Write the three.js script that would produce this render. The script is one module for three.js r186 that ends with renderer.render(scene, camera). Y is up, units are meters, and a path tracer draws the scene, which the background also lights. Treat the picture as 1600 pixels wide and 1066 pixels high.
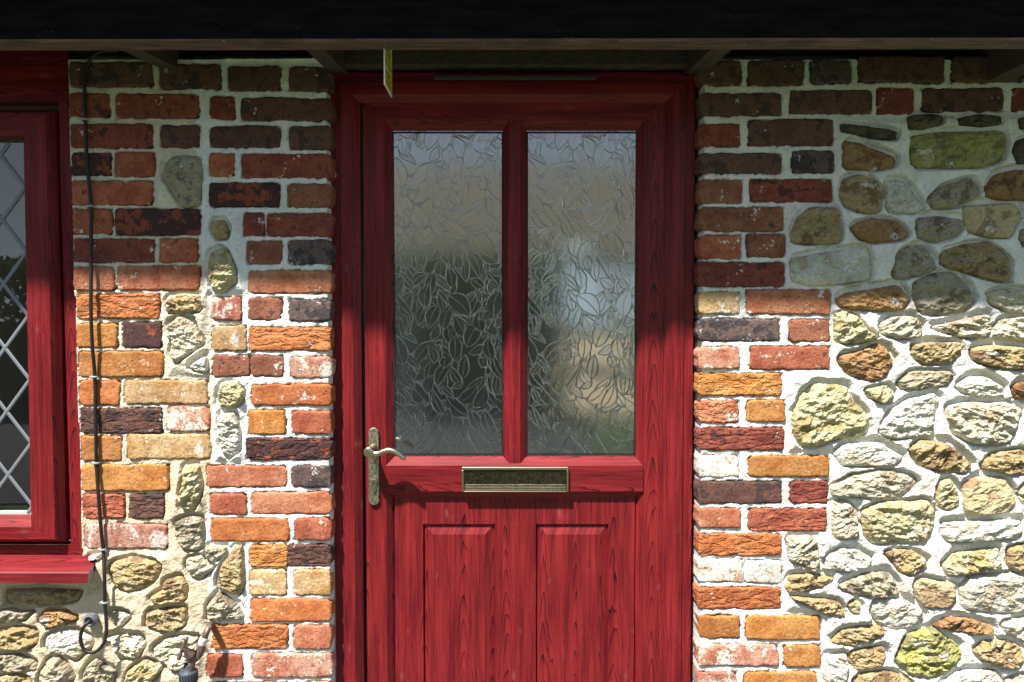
import * as THREE from 'three';
import { RoundedBoxGeometry } from 'three/addons/geometries/RoundedBoxGeometry.js';
import { mergeGeometries } from 'three/addons/utils/BufferGeometryUtils.js';

// ------------------------------------------------------------------ camera, sky, sun, exposure
const scene = new THREE.Scene();
const FOC = 1150, EYE = new THREE.Vector3(0, 1.41, 2), PITCH = -2 * Math.PI / 180;
const camera = new THREE.PerspectiveCamera(2 * Math.atan(533 / FOC) * 180 / Math.PI, 1600 / 1066, 0.05, 400);
camera.position.copy(EYE);
camera.rotation.set(PITCH, 0, 0);
scene.add(camera);

const SUNDIR = new THREE.Vector3(-0.62, 2.0, 1).normalize();      // towards the sun
{ // clear summer sky with haze: paler towards the horizon and towards the sun
  const W = 512, H = 256, d = new Float32Array(W * H * 4), v = new THREE.Vector3();
  for (let y = 0; y < H; y++) for (let x = 0; x < W; x++) {
    const el = ((y + 0.5) / H - 0.5) * Math.PI, az = ((x + 0.5) / W - 0.5) * 2 * Math.PI;
    v.set(Math.cos(el) * Math.cos(az), Math.sin(el), Math.cos(el) * Math.sin(az));
    const up = Math.max(0, v.y), h = Math.exp(-up * 3.2), c = Math.max(0, v.dot(SUNDIR)), g = 0.10 * Math.pow(c, 6) + 0.25 * Math.pow(c, 60);
    const zen = [0.075, 0.14, 0.28], hor = [0.46, 0.53, 0.59], k = 4 * (y * W + x);
    for (let i = 0; i < 3; i++) d[k + i] = zen[i] + (hor[i] - zen[i]) * h + g * [1, 0.97, 0.9][i];
    d[k + 3] = 1;
  }
  const t = new THREE.DataTexture(d, W, H, THREE.RGBAFormat, THREE.FloatType);
  t.mapping = THREE.EquirectangularReflectionMapping; t.magFilter = t.minFilter = THREE.LinearFilter; t.needsUpdate = true;
  scene.background = t; scene.environment = t;
}
const sun = new THREE.DirectionalLight(new THREE.Color(1, 0.95, 0.87), 5);
sun.position.copy(SUNDIR).multiplyScalar(20);
sun.castShadow = true;
sun.shadow.radius = 3.6;
sun.shadow.mapSize.set(4096, 4096);
Object.assign(sun.shadow.camera, { left: -8, right: 8, top: 8, bottom: -8, near: 1, far: 60 });
scene.add(sun, sun.target);
const renderer = new THREE.WebGLRenderer({ antialias: true });
renderer.toneMapping = THREE.LinearToneMapping;
renderer.toneMappingExposure = 2.2;
renderer.shadowMap.enabled = true;

// ------------------------------------------------------------------ helpers
let seed = 12345;
const rnd = () => { seed = (seed * 1664525 + 1013904223) >>> 0; return seed / 4294967296; };
const rr = (a, b) => a + (b - a) * rnd();
const lerp = (a, b, t) => a + (b - a) * t;
const clamp = (v, a = 0, b = 1) => Math.min(b, Math.max(a, v));
const sst = (a, b, v) => { const t = clamp((v - a) / (b - a)); return t * t * (3 - 2 * t); };
const s2l = c => c <= 0.04045 ? c / 12.92 : Math.pow((c + 0.055) / 1.055, 2.4);
const LIT = [1.62, 1.52, 1.42];                                                 // sunlit picture value of a white base colour under the warm sun
const alb = (r, g, b) => [s2l(r / 255) / LIT[0], s2l(g / 255) / LIT[1], s2l(b / 255) / LIT[2]];
const lin2s = c => c <= 0.0031308 ? c * 12.92 : 1.055 * Math.pow(c, 1 / 2.4) - 0.055;
// photograph pixel -> point on the plane z
const cp = Math.cos(PITCH), sp = Math.sin(PITCH);
function U(px, py, z = 0) {
  const x = (px - 800) / FOC, y0 = -(py - 533) / FOC;
  const y = y0 * cp + sp, d = -(y0 * sp * -1 + cp);
  const t = (z - EYE.z) / d;
  return [EYE.x + x * t, EYE.y + y * t, z];
}
const names = {};
const numbered = n => { const k = names[n] = (names[n] ?? -1) + 1; return k ? `${n}_${String(k).padStart(3, '0')}` : n; };
function thing(name, label, category, group) {
  const g = new THREE.Group(); g.name = numbered(name); g.userData = { label, category };
  if (group) g.userData.group = group;
  scene.add(g); return g;
}
function part(name, geo, mat, parent, label) {
  const m = new THREE.Mesh(geo, mat); m.name = name; m.castShadow = m.receiveShadow = true;
  if (label) m.userData.label = label;
  parent.add(m); return m;
}
function structure(name, geo, mat) { const m = part(numbered(name), geo, mat, scene); m.userData.kind = 'structure'; return m; }

// ---- tileable noise fields
function field(N, f0, oct, sd, { gain = 0.5, ridged = false, fy = null } = {}) {
  const out = new Float32Array(N * N);
  let amp = 1, tot = 0;
  for (let o = 0; o < oct; o++) {
    const fx = f0 << o, fyv = (fy ?? f0) << o, g = new Float32Array(fx * fyv * 2);
    let s = (sd * 7919 + o * 104729 + 17) >>> 0;
    const r = () => { s = (s * 1664525 + 1013904223) >>> 0; return s / 4294967296; };
    for (let i = 0; i < fx * fyv; i++) { const a = r() * 6.2832; r(); g[2 * i] = Math.cos(a); g[2 * i + 1] = Math.sin(a); }
    for (let y = 0; y < N; y++) {
      const v = y / N * fyv, iy = Math.floor(v), ty = v - iy, wy = ty * ty * ty * (ty * (ty * 6 - 15) + 10), y0 = iy % fyv, y1 = (iy + 1) % fyv;
      for (let x = 0; x < N; x++) {
        const u = x / N * fx, ix = Math.floor(u), tx = u - ix, wx = tx * tx * tx * (tx * (tx * 6 - 15) + 10), x0 = ix % fx, x1 = (ix + 1) % fx;
        const a = 2 * (y0 * fx + x0), b = 2 * (y0 * fx + x1), c = 2 * (y1 * fx + x0), d = 2 * (y1 * fx + x1);
        const n0 = g[a] * tx + g[a + 1] * ty, n1 = g[b] * (tx - 1) + g[b + 1] * ty, n2 = g[c] * tx + g[c + 1] * (ty - 1), n3 = g[d] * (tx - 1) + g[d + 1] * (ty - 1);
        let n = lerp(lerp(n0, n1, wx), lerp(n2, n3, wx), wy) * 1.45;
        if (ridged) n = 1 - 2 * Math.abs(n);
        out[y * N + x] += amp * n;
      }
    }
    tot += amp; amp *= gain;
  }
  for (let i = 0; i < out.length; i++) out[i] /= tot;
  out.N = N; return out;
}
function smp(F, u, v) {                                          // bilinear, wrapping; u, v in tiles
  const N = F.N; u = (u - Math.floor(u)) * N; v = (v - Math.floor(v)) * N;
  const x = Math.floor(u), y = Math.floor(v), tx = u - x, ty = v - y, x0 = x % N, x1 = (x + 1) % N, y0 = y % N, y1 = (y + 1) % N;
  return lerp(lerp(F[y0 * N + x0], F[y0 * N + x1], tx), lerp(F[y1 * N + x0], F[y1 * N + x1], tx), ty);
}
const TN = 512;
const fLow = field(TN, 4, 4, 1), fMid = field(TN, 12, 4, 2), fFine = field(TN, 48, 3, 3, { gain: 0.7 }), fRidge = field(TN, 7, 4, 4, { ridged: true }),
  fRidge2 = field(TN, 16, 3, 5, { ridged: true }), fPit = field(TN, 26, 3, 6), fLow2 = field(TN, 5, 5, 7), fStreak = field(TN, 6, 4, 8, { ridged: true, fy: 18 });

function tex(N, M, fn, { srgb = true, rep = true } = {}) {         // fn(x, y) -> linear [r, g, b] (srgb) or plain height
  const d = new Uint8Array(N * M * 4);
  for (let y = 0; y < M; y++) for (let x = 0; x < N; x++) {
    const c = fn(x, y), i = 4 * (y * N + x);
    if (srgb) for (let k = 0; k < 3; k++) d[i + k] = clamp(lin2s(clamp(c[k]))) * 255 + 0.5;
    else d[i] = d[i + 1] = d[i + 2] = clamp(c) * 255 + 0.5;
    d[i + 3] = 255;
  }
  const t = new THREE.DataTexture(d, N, M);
  t.wrapS = t.wrapT = rep ? THREE.RepeatWrapping : THREE.ClampToEdgeWrapping;
  t.magFilter = THREE.LinearFilter; t.minFilter = THREE.LinearMipmapLinearFilter; t.generateMipmaps = true;
  if (srgb) t.colorSpace = THREE.SRGBColorSpace;
  t.needsUpdate = true; return t;
}
const mix3 = (a, b, t) => [lerp(a[0], b[0], t), lerp(a[1], b[1], t), lerp(a[2], b[2], t)];
const S = (F, x, y, ox = 0, oy = 0) => F[((y + oy) & (TN - 1)) * TN + ((x + ox) & (TN - 1))];

// ------------------------------------------------------------------ materials: masonry
const WHITE = [0.64, 0.61, 0.55], TILE = 0.42;
// brick kinds: base, second tone, burnt tone + amount, lime amount
const KINDS = {
  o: { a: [206, 112, 60], b: [220, 136, 78], dk: [120, 62, 44], burnt: 0.14, lime: 0.16 },
  y: { a: [208, 128, 58], b: [222, 152, 84], dk: [140, 80, 40], burnt: 0.12, lime: 0.18 },
  c: { a: [214, 158, 96], b: [232, 190, 138], dk: [170, 110, 60], burnt: 0.08, lime: 0.26 },
  r: { a: [184, 92, 62], b: [204, 116, 82], dk: [110, 58, 48], burnt: 0.16, lime: 0.16 },
  R: { a: [148, 70, 54], b: [176, 90, 66], dk: [84, 46, 46], burnt: 0.3, lime: 0.12 },
  s: { a: [208, 114, 76], b: [224, 146, 106], dk: [150, 80, 60], burnt: 0.1, lime: 0.18 },
  p: { a: [204, 118, 88], b: [226, 168, 140], dk: [140, 80, 66], burnt: 0.1, lime: 0.4 },
  d: { a: [112, 74, 62], b: [140, 92, 72], dk: [70, 52, 52], burnt: 0.42, lime: 0.05 },
  k: { a: [176, 86, 56], b: [196, 104, 62], dk: [56, 42, 46], burnt: 0.66, lime: 0.04 },
  g: { a: [118, 92, 84], b: [150, 120, 108], dk: [66, 56, 60], burnt: 0.5, lime: 0.18 },
  b: { a: [156, 92, 66], b: [182, 112, 80], dk: [96, 66, 60], burnt: 0.24, lime: 0.14 },
  w: { a: [222, 166, 138], b: [232, 200, 180], dk: [170, 110, 90], burnt: 0.03, lime: 0.72 },
};
let kk = 0;
for (const k in KINDS) {
  const q = KINDS[k], ox = (kk * 97) & 511, oy = (kk * 191 + 40) & 511; kk++;
  const A = alb(...q.a), B = alb(...q.b), D = alb(...q.dk);
  q.map = tex(TN, TN, (x, y) => {
    const l = S(fLow, x, y, ox, oy), m = S(fMid, x, y, oy, ox), f = S(fFine, x, y, ox, ox);
    let c = mix3(A, B, clamp(0.5 + 1.5 * l + 0.8 * m));
    const bt = l * 0.6 + m * 0.8 + 0.35 * f + (q.burnt - 0.5) * 1.3;
    c = mix3(c, D, sst(-0.04, 0.12, bt) * 0.9);
    const lt = S(fLow2, x, y, oy, oy) * 0.9 + S(fMid, x, y, 77, ox) * 0.7 + f * 0.5 + (q.lime - 0.5) * 1.25;
    c = mix3(c, WHITE, sst(0.0, 0.2, lt) * 0.82);
    const pit = sst(0.42, 0.56, S(fPit, x, y, ox, oy + 99));
    c = mix3(c, [c[0] * 0.3, c[1] * 0.27, c[2] * 0.27], pit * 0.8);
    const g = 1 + 0.5 * f + 0.35 * m - 0.35 * sst(0.25, 0.5, S(fFine, x, y, 201, 77));
    return [c[0] * g, c[1] * g, c[2] * g];
  });
}
const bumpSand = tex(TN, TN, (x, y) => 0.5 + 0.35 * S(fFine, x, y) + 0.18 * S(fMid, x, y) - 0.5 * sst(0.4, 0.58, S(fPit, x, y)), { srgb: false });
const bumpCrack = tex(TN, TN, (x, y) => {
  const r = S(fStreak, x, y), r2 = S(fRidge2, x, y, 30, 80);
  return 0.62 + 0.2 * S(fFine, x, y) + 0.16 * S(fMid, x, y, 9, 9) - 0.55 * sst(0.42, 0.72, r) - 0.2 * sst(0.6, 0.85, r2);
}, { srgb: false });
const brickMats = {};
function brickMat(kind, cracked, v) {
  const id = kind + (cracked ? 'x' : '') + v;
  if (brickMats[id]) return brickMats[id];
  const t = [0.9, 1.0, 1.08][v];
  return brickMats[id] = new THREE.MeshStandardMaterial({ map: KINDS[kind].map, color: new THREE.Color().setRGB(t, t * [0.97, 1, 1.02][v], t), roughness: 0.93, bumpMap: cracked ? bumpCrack : bumpSand, bumpScale: cracked ? 0.005 : 0.0028 });
}
// stone kinds
const SK = {
  o: { a: [192, 160, 106], b: [220, 196, 150], c: [136, 100, 62], lime: 0.1 },
  y: { a: [212, 194, 144], b: [234, 222, 182], c: [176, 146, 84], lime: 0.14 },
  c: { a: [226, 208, 172], b: [242, 232, 208], c: [176, 148, 108], lime: 0.22 },
  g: { a: [190, 172, 138], b: [220, 206, 178], c: [134, 112, 84], lime: 0.14 },
  n: { a: [186, 136, 84], b: [212, 172, 120], c: [126, 80, 46], lime: 0.08 },
  w: { a: [236, 224, 198], b: [246, 238, 218], c: [204, 180, 142], lime: 0.5 },
  l: { a: [184, 174, 92], b: [208, 200, 138], c: [132, 122, 70], lime: 0.12 },
  t: { a: [220, 192, 144], b: [232, 212, 170], c: [170, 130, 90], lime: 0.1 },
  k: { a: [104, 90, 70], b: [138, 122, 94], c: [66, 58, 48], lime: 0.05 },
};
kk = 3;
for (const k in SK) {
  const q = SK[k], ox = (kk * 131) & 511, oy = (kk * 67) & 511; kk++;
  const A = alb(...q.a), B = alb(...q.b), C = alb(...q.c);
  q.map = tex(TN, TN, (x, y) => {
    const l = S(fLow2, x, y, ox, oy), m = S(fMid, x, y, ox, ox), f = S(fFine, x, y, oy, ox);
    let c = mix3(A, B, clamp(0.45 + 1.6 * m + 0.9 * l));
    c = mix3(c, C, sst(0.02, 0.34, l + 0.8 * m + 0.5 * f) * 0.88);
    c = mix3(c, WHITE, sst(0.0, 0.22, S(fLow, x, y, oy, oy) + 0.6 * m + 0.4 * f + (q.lime - 0.5) * 1.2) * 0.8);
    const g = 1 + 0.4 * f;
    return [c[0] * g, c[1] * g, c[2] * g];
  });
}
const bumpStone = tex(TN, TN, (x, y) => 0.5 + 0.3 * S(fRidge2, x, y) + 0.35 * S(fFine, x, y) + 0.2 * S(fMid, x, y), { srgb: false });
const stoneMats = {};
function stoneMat(k, v) {
  const t = [0.92, 1, 1.05][v];
  return stoneMats[k + v] ??= new THREE.MeshStandardMaterial({ map: SK[k].map, color: new THREE.Color().setRGB(t, t, t), roughness: 0.95, bumpMap: bumpStone, bumpScale: k === 't' ? 0.005 : 0.009 });
}
const mortarMap = tex(TN, TN, (x, y) => { const g = 0.95 + 0.2 * S(fFine, x, y) + 0.16 * S(fMid, x, y) + 0.1 * S(fLow, x, y) - 0.28 * sst(0.36, 0.5, S(fPit, x, y, 9, 40)), w = 0.1 * sst(0.1, 0.4, S(fLow2, x, y) + 0.5 * S(fMid, x, y, 60, 3)); return [g - w, g * 0.995 - w * 1.15, g * 0.985 - w * 1.5]; });
const bumpMortar = tex(TN, TN, (x, y) => 0.5 + 0.4 * S(fFine, x, y, 5, 5) + 0.25 * S(fMid, x, y, 50, 5), { srgb: false });
const mortarMat = new THREE.MeshStandardMaterial({ vertexColors: true, map: mortarMap, roughness: 0.95, bumpMap: bumpMortar, bumpScale: 0.0034 });
const coreMat = new THREE.MeshStandardMaterial({ color: new THREE.Color().setRGB(0.4, 0.36, 0.3), roughness: 1 });

// ------------------------------------------------------------------ traced masonry (photograph pixels)
// left pier: x0, y0, x1, y1, kind (+ 'x' for creased faces)
const BL = [
  [108, 97, 237, 135, 'd'], [249, 100, 344, 138, 'd'], [356, 104, 437, 141, 'd'], [452, 105, 511, 142, 'd'],
  [108, 146, 170, 183, 'R'], [181, 147, 310, 184, 'R'], [328, 151, 365, 186, 'R'], [377, 153, 511, 188, 'd'],
  [111, 194, 237, 231, 'R'], [250, 196, 310, 230, 'd'], [328, 197, 437, 230, 'd'], [452, 198, 514, 233, 'd'],
  [113, 239, 172, 274, 'k'], [179, 238, 241, 276, 'r'], [327, 240, 365, 275, 'r'], [377, 241, 514, 277, 'R'],
  [112, 283, 237, 320, 'r'], [328, 286, 436, 323, 'k'], [449, 288, 513, 324, 'b'],
  [113, 327, 174, 366, 'r'], [181, 327, 312, 367, 'k'], [380, 333, 413, 368, 'R'], [417, 334, 511, 369, 'Rx'],
  [115, 374, 241, 410, 'R'], [249, 373, 308, 409, 'r'], [385, 377, 440, 413, 'b'], [451, 376, 511, 413, 'g'],
  [115, 417, 178, 454, 's'], [183, 416, 311, 453, 's'], [388, 423, 511, 458, 's'],
  [120, 460, 249, 497, 'ox'], [331, 465, 377, 500, 'p'], [389, 466, 440, 500, 'b'], [452, 468, 512, 502, 'g'],
  [120, 506, 182, 543, 'y'], [191, 504, 252, 543, 'k'], [331, 510, 385, 548, 'c'], [389, 512, 511, 548, 'ox'],
  [123, 550, 254, 589, 'y'], [332, 556, 390, 588, 'b'], [391, 557, 442, 588, 'b'], [453, 558, 514, 590, 'p'],
  [124, 595, 186, 633, 'o'], [194, 595, 324, 631, 'c'], [393, 601, 512, 633, 'o'],
  [126, 639, 253, 677, 'dx'], [262, 636, 326, 674, 'p'], [388, 641, 445, 679, 'y'], [457, 643, 515, 678, 'r'],
  [127, 682, 190, 720, 'y'], [199, 679, 328, 717, 'c'], [385, 686, 515, 718, 'kx'],
  [128, 727, 263, 767, 'y'], [323, 728, 447, 761, 's'], [456, 729, 514, 761, 'g'],
  [130, 773, 194, 809, 'rx'], [202, 773, 256, 810, 'dx'], [328, 772, 385, 803, 'r'], [393, 770, 515, 803, 's'],
  [132, 820, 261, 857, 'p'], [330, 811, 451, 846, 'o'], [461, 811, 518, 844, 'r'],
  [390, 852, 448, 885, 'yx'], [448.5, 852, 517, 885, 'dx'],
  [390, 891, 448, 930, 'c'], [459, 891, 515, 930, 'c'],
  [392, 937, 518, 971, 'o'],
  [332, 977, 449, 1014, 'ox'], [459, 978, 518, 1014, 's'],
  [324, 1023, 379, 1058, 'r'], [394, 1022, 517, 1058, 'p'],
  [332, 1067, 450, 1101, 'r'], [460, 1067, 518, 1101, 'y'], [330, 1110, 390, 1144, 'o'], [400, 1110, 518, 1144, 's'],
  [332, 1153, 450, 1187, 'y'], [460, 1153, 518, 1187, 'r'], [330, 1196, 390, 1230, 'd'], [400, 1196, 518, 1230, 'o'], [332, 1239, 450, 1273, 's'], [460, 1239, 518, 1273, 'y'],
];
const BR = [
  [1097, 95, 1158, 132, 'd'], [1170, 94, 1256, 132, 'd'], [1268, 94, 1330, 130, 'g'], [1342, 88, 1475, 128, 'd'], [1489, 88, 1600, 127, 'd'], [1612, 86, 1740, 126, 'R'],
  [1096, 146, 1221, 180, 'd'], [1235, 141, 1362, 177, 'd'], [1371, 138, 1428, 178, 'R'], [1441, 138, 1568, 173, 'd'], [1582, 137, 1710, 172, 'R'],
  [1097, 194, 1156, 229, 'R'], [1169, 187, 1302, 227, 'd'],
  [1097, 240, 1221, 271, 'd'], [1238, 236, 1302, 270, 'g'],
  [1096, 281, 1159, 318, 'b'], [1172, 280, 1301, 315, 'Rx'],
  [1096, 324, 1224, 361, 'bx'],
  [1096, 368, 1157, 403, 'r'], [1167, 366, 1227, 402, 'b'],
  [1096, 411, 1226, 447, 'Rx'],
  [1097, 457, 1156, 490, 'c'], [1167, 453, 1298, 491, 's'],
  [1096, 499, 1218, 533, 'g'], [1234, 500, 1297, 534, 'b'],
  [1096, 543, 1155, 576, 'p'], [1173, 542, 1297, 577, 'r'],
  [1096, 584, 1222, 618, 'yx'],
  [1097, 627, 1154, 660, 'sx'], [1167, 626, 1226, 659, 'y'],
  [1094, 669, 1224, 703, 'Rx'],
  [1094, 712, 1154, 745, 'w'], [1170, 713, 1295, 745, 'y'],
  [1096, 753, 1222, 787, 'd'], [1235, 753, 1294, 787, 'Rx'],
  [1093, 795, 1157, 824, 's'], [1171, 796, 1292, 830, 'rx'],
  [1094, 835, 1220, 867, 'ox'],
  [1092, 875, 1160, 910, 'w'], [1164, 876, 1222, 911, 'w'],
  [1093, 919, 1220, 952, 'ox'],
  [1092, 963, 1156, 997, 'y'], [1166, 963, 1281, 999, 'y'],
  [1091, 1008, 1215, 1040, 'p'], [1225, 1009, 1282, 1042, 'y'],
  [1093, 1051, 1150, 1084, 'p'], [1164, 1051, 1276, 1085, 'y'],
  [1092, 1094, 1215, 1127, 'r'], [1225, 1094, 1282, 1127, 'o'], [1092, 1137, 1152, 1170, 's'], [1164, 1137, 1282, 1170, 'r'],
  [1092, 1180, 1215, 1213, 'y'], [1225, 1180, 1282, 1213, 's'], [1092, 1223, 1152, 1256, 'o'], [1164, 1223, 1282, 1256, 'd'],
];
// stones: [crop x, crop y, scale], then kind + outline in crop pixels
const poly = (o, list) => list.map(([k, ...p]) => { const q = []; for (let i = 0; i < p.length; i += 2) q.push([o[0] + p[i] * o[2], o[1] + p[i + 1] * o[2]]); return { k, q }; });
const C1 = 0.26875, C5 = 300 / 1415, CS = 0.2375;
const SL = [
  ...poly([100, 60, C1], [['g', 640, 690, 775, 690, 790, 780, 785, 960, 690, 985, 640, 900, 580, 800, 590, 740]]),
  ...poly([100, 320, C1], [['o', 865, 100, 930, 95, 950, 150, 945, 190, 890, 198, 860, 150], ['y', 850, 290, 920, 255, 965, 290, 995, 380, 990, 460, 930, 505, 870, 490, 838, 400],
    ['o', 600, 560, 680, 522, 786, 532, 790, 610, 700, 625, 605, 620], ['c', 610, 700, 680, 650, 750, 670, 770, 740, 810, 800, 720, 870, 660, 915, 620, 880, 635, 800, 600, 760], ['w', 735, 940, 800, 895, 822, 895, 825, 965, 770, 960]]),
  ...poly([100, 570, C1], [['y', 920, 115, 990, 108, 1045, 160, 1030, 220, 960, 255, 905, 235, 900, 170], ['w', 905, 300, 990, 280, 1015, 380, 1015, 500, 960, 540, 915, 490, 900, 400],
    ['y', 695, 600, 775, 585, 795, 680, 790, 780, 750, 838, 690, 830, 680, 770, 700, 690]]),
  ...poly([100, 800, C1], [['g', 655, 60, 740, 25, 800, 45, 802, 200, 770, 222, 690, 205, 650, 130], ['o', 280, 300, 400, 275, 520, 290, 555, 330, 530, 390, 450, 440, 370, 455, 290, 410, 265, 350],
    ['o', 590, 400, 680, 375, 710, 440, 705, 500, 620, 530, 540, 520, 505, 495, 580, 450], ['c', 720, 270, 800, 258, 838, 300, 868, 320, 800, 385, 740, 360, 715, 310], ['g', 830, 205, 930, 210, 940, 235, 880, 282, 832, 265],
    ['o', 985, 215, 1030, 195, 1035, 440, 1005, 480, 890, 430, 920, 310], ['g', 905, 470, 1000, 540, 1040, 610, 960, 620, 840, 615, 840, 545], ['o', 490, 590, 580, 565, 700, 560, 705, 650, 620, 690, 560, 680, 480, 650],
    ['c', 520, 790, 600, 740, 700, 725, 780, 730, 780, 840, 700, 900, 650, 915, 530, 830], ['y', 380, 920, 480, 860, 570, 905, 520, 970, 430, 1020, 350, 1010], ['c', 250, 740, 340, 720, 440, 730, 470, 770, 430, 840, 330, 845, 300, 800]]),
  ...poly([0, 840, C5], [['w', 825, 550, 900, 548, 965, 575, 890, 650, 830, 610], ['w', 345, 740, 420, 690, 560, 685, 660, 740, 670, 800, 570, 895, 500, 865, 390, 840, 345, 800], ['n', 310, 590, 360, 545, 480, 545, 570, 590, 500, 620, 370, 650, 320, 620],
    ['g', -60, 550, 80, 530, 150, 550, 250, 540, 200, 590, 100, 610, -60, 605], ['o', -60, 690, 130, 665, 280, 690, 275, 770, 170, 820, 60, 815, -60, 790], ['g', -60, 880, 120, 865, 265, 920, 270, 960, 160, 975, -60, 965], ['o', -60, 1040, 130, 1015, 220, 1050, 230, 1080, 100, 1110, -60, 1100],
    ['g', 310, 990, 360, 905, 430, 890, 510, 960, 545, 1040, 400, 1075, 300, 1070], ['g', 650, 960, 710, 900, 790, 960, 850, 980, 820, 1080, 640, 1080, 620, 1020], ['o', 60, 395, 300, 385, 600, 400, 560, 465, 300, 485, 60, 478], ['w', 668, 138, 728, 132, 732, 150, 668, 154]]),
];
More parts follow.
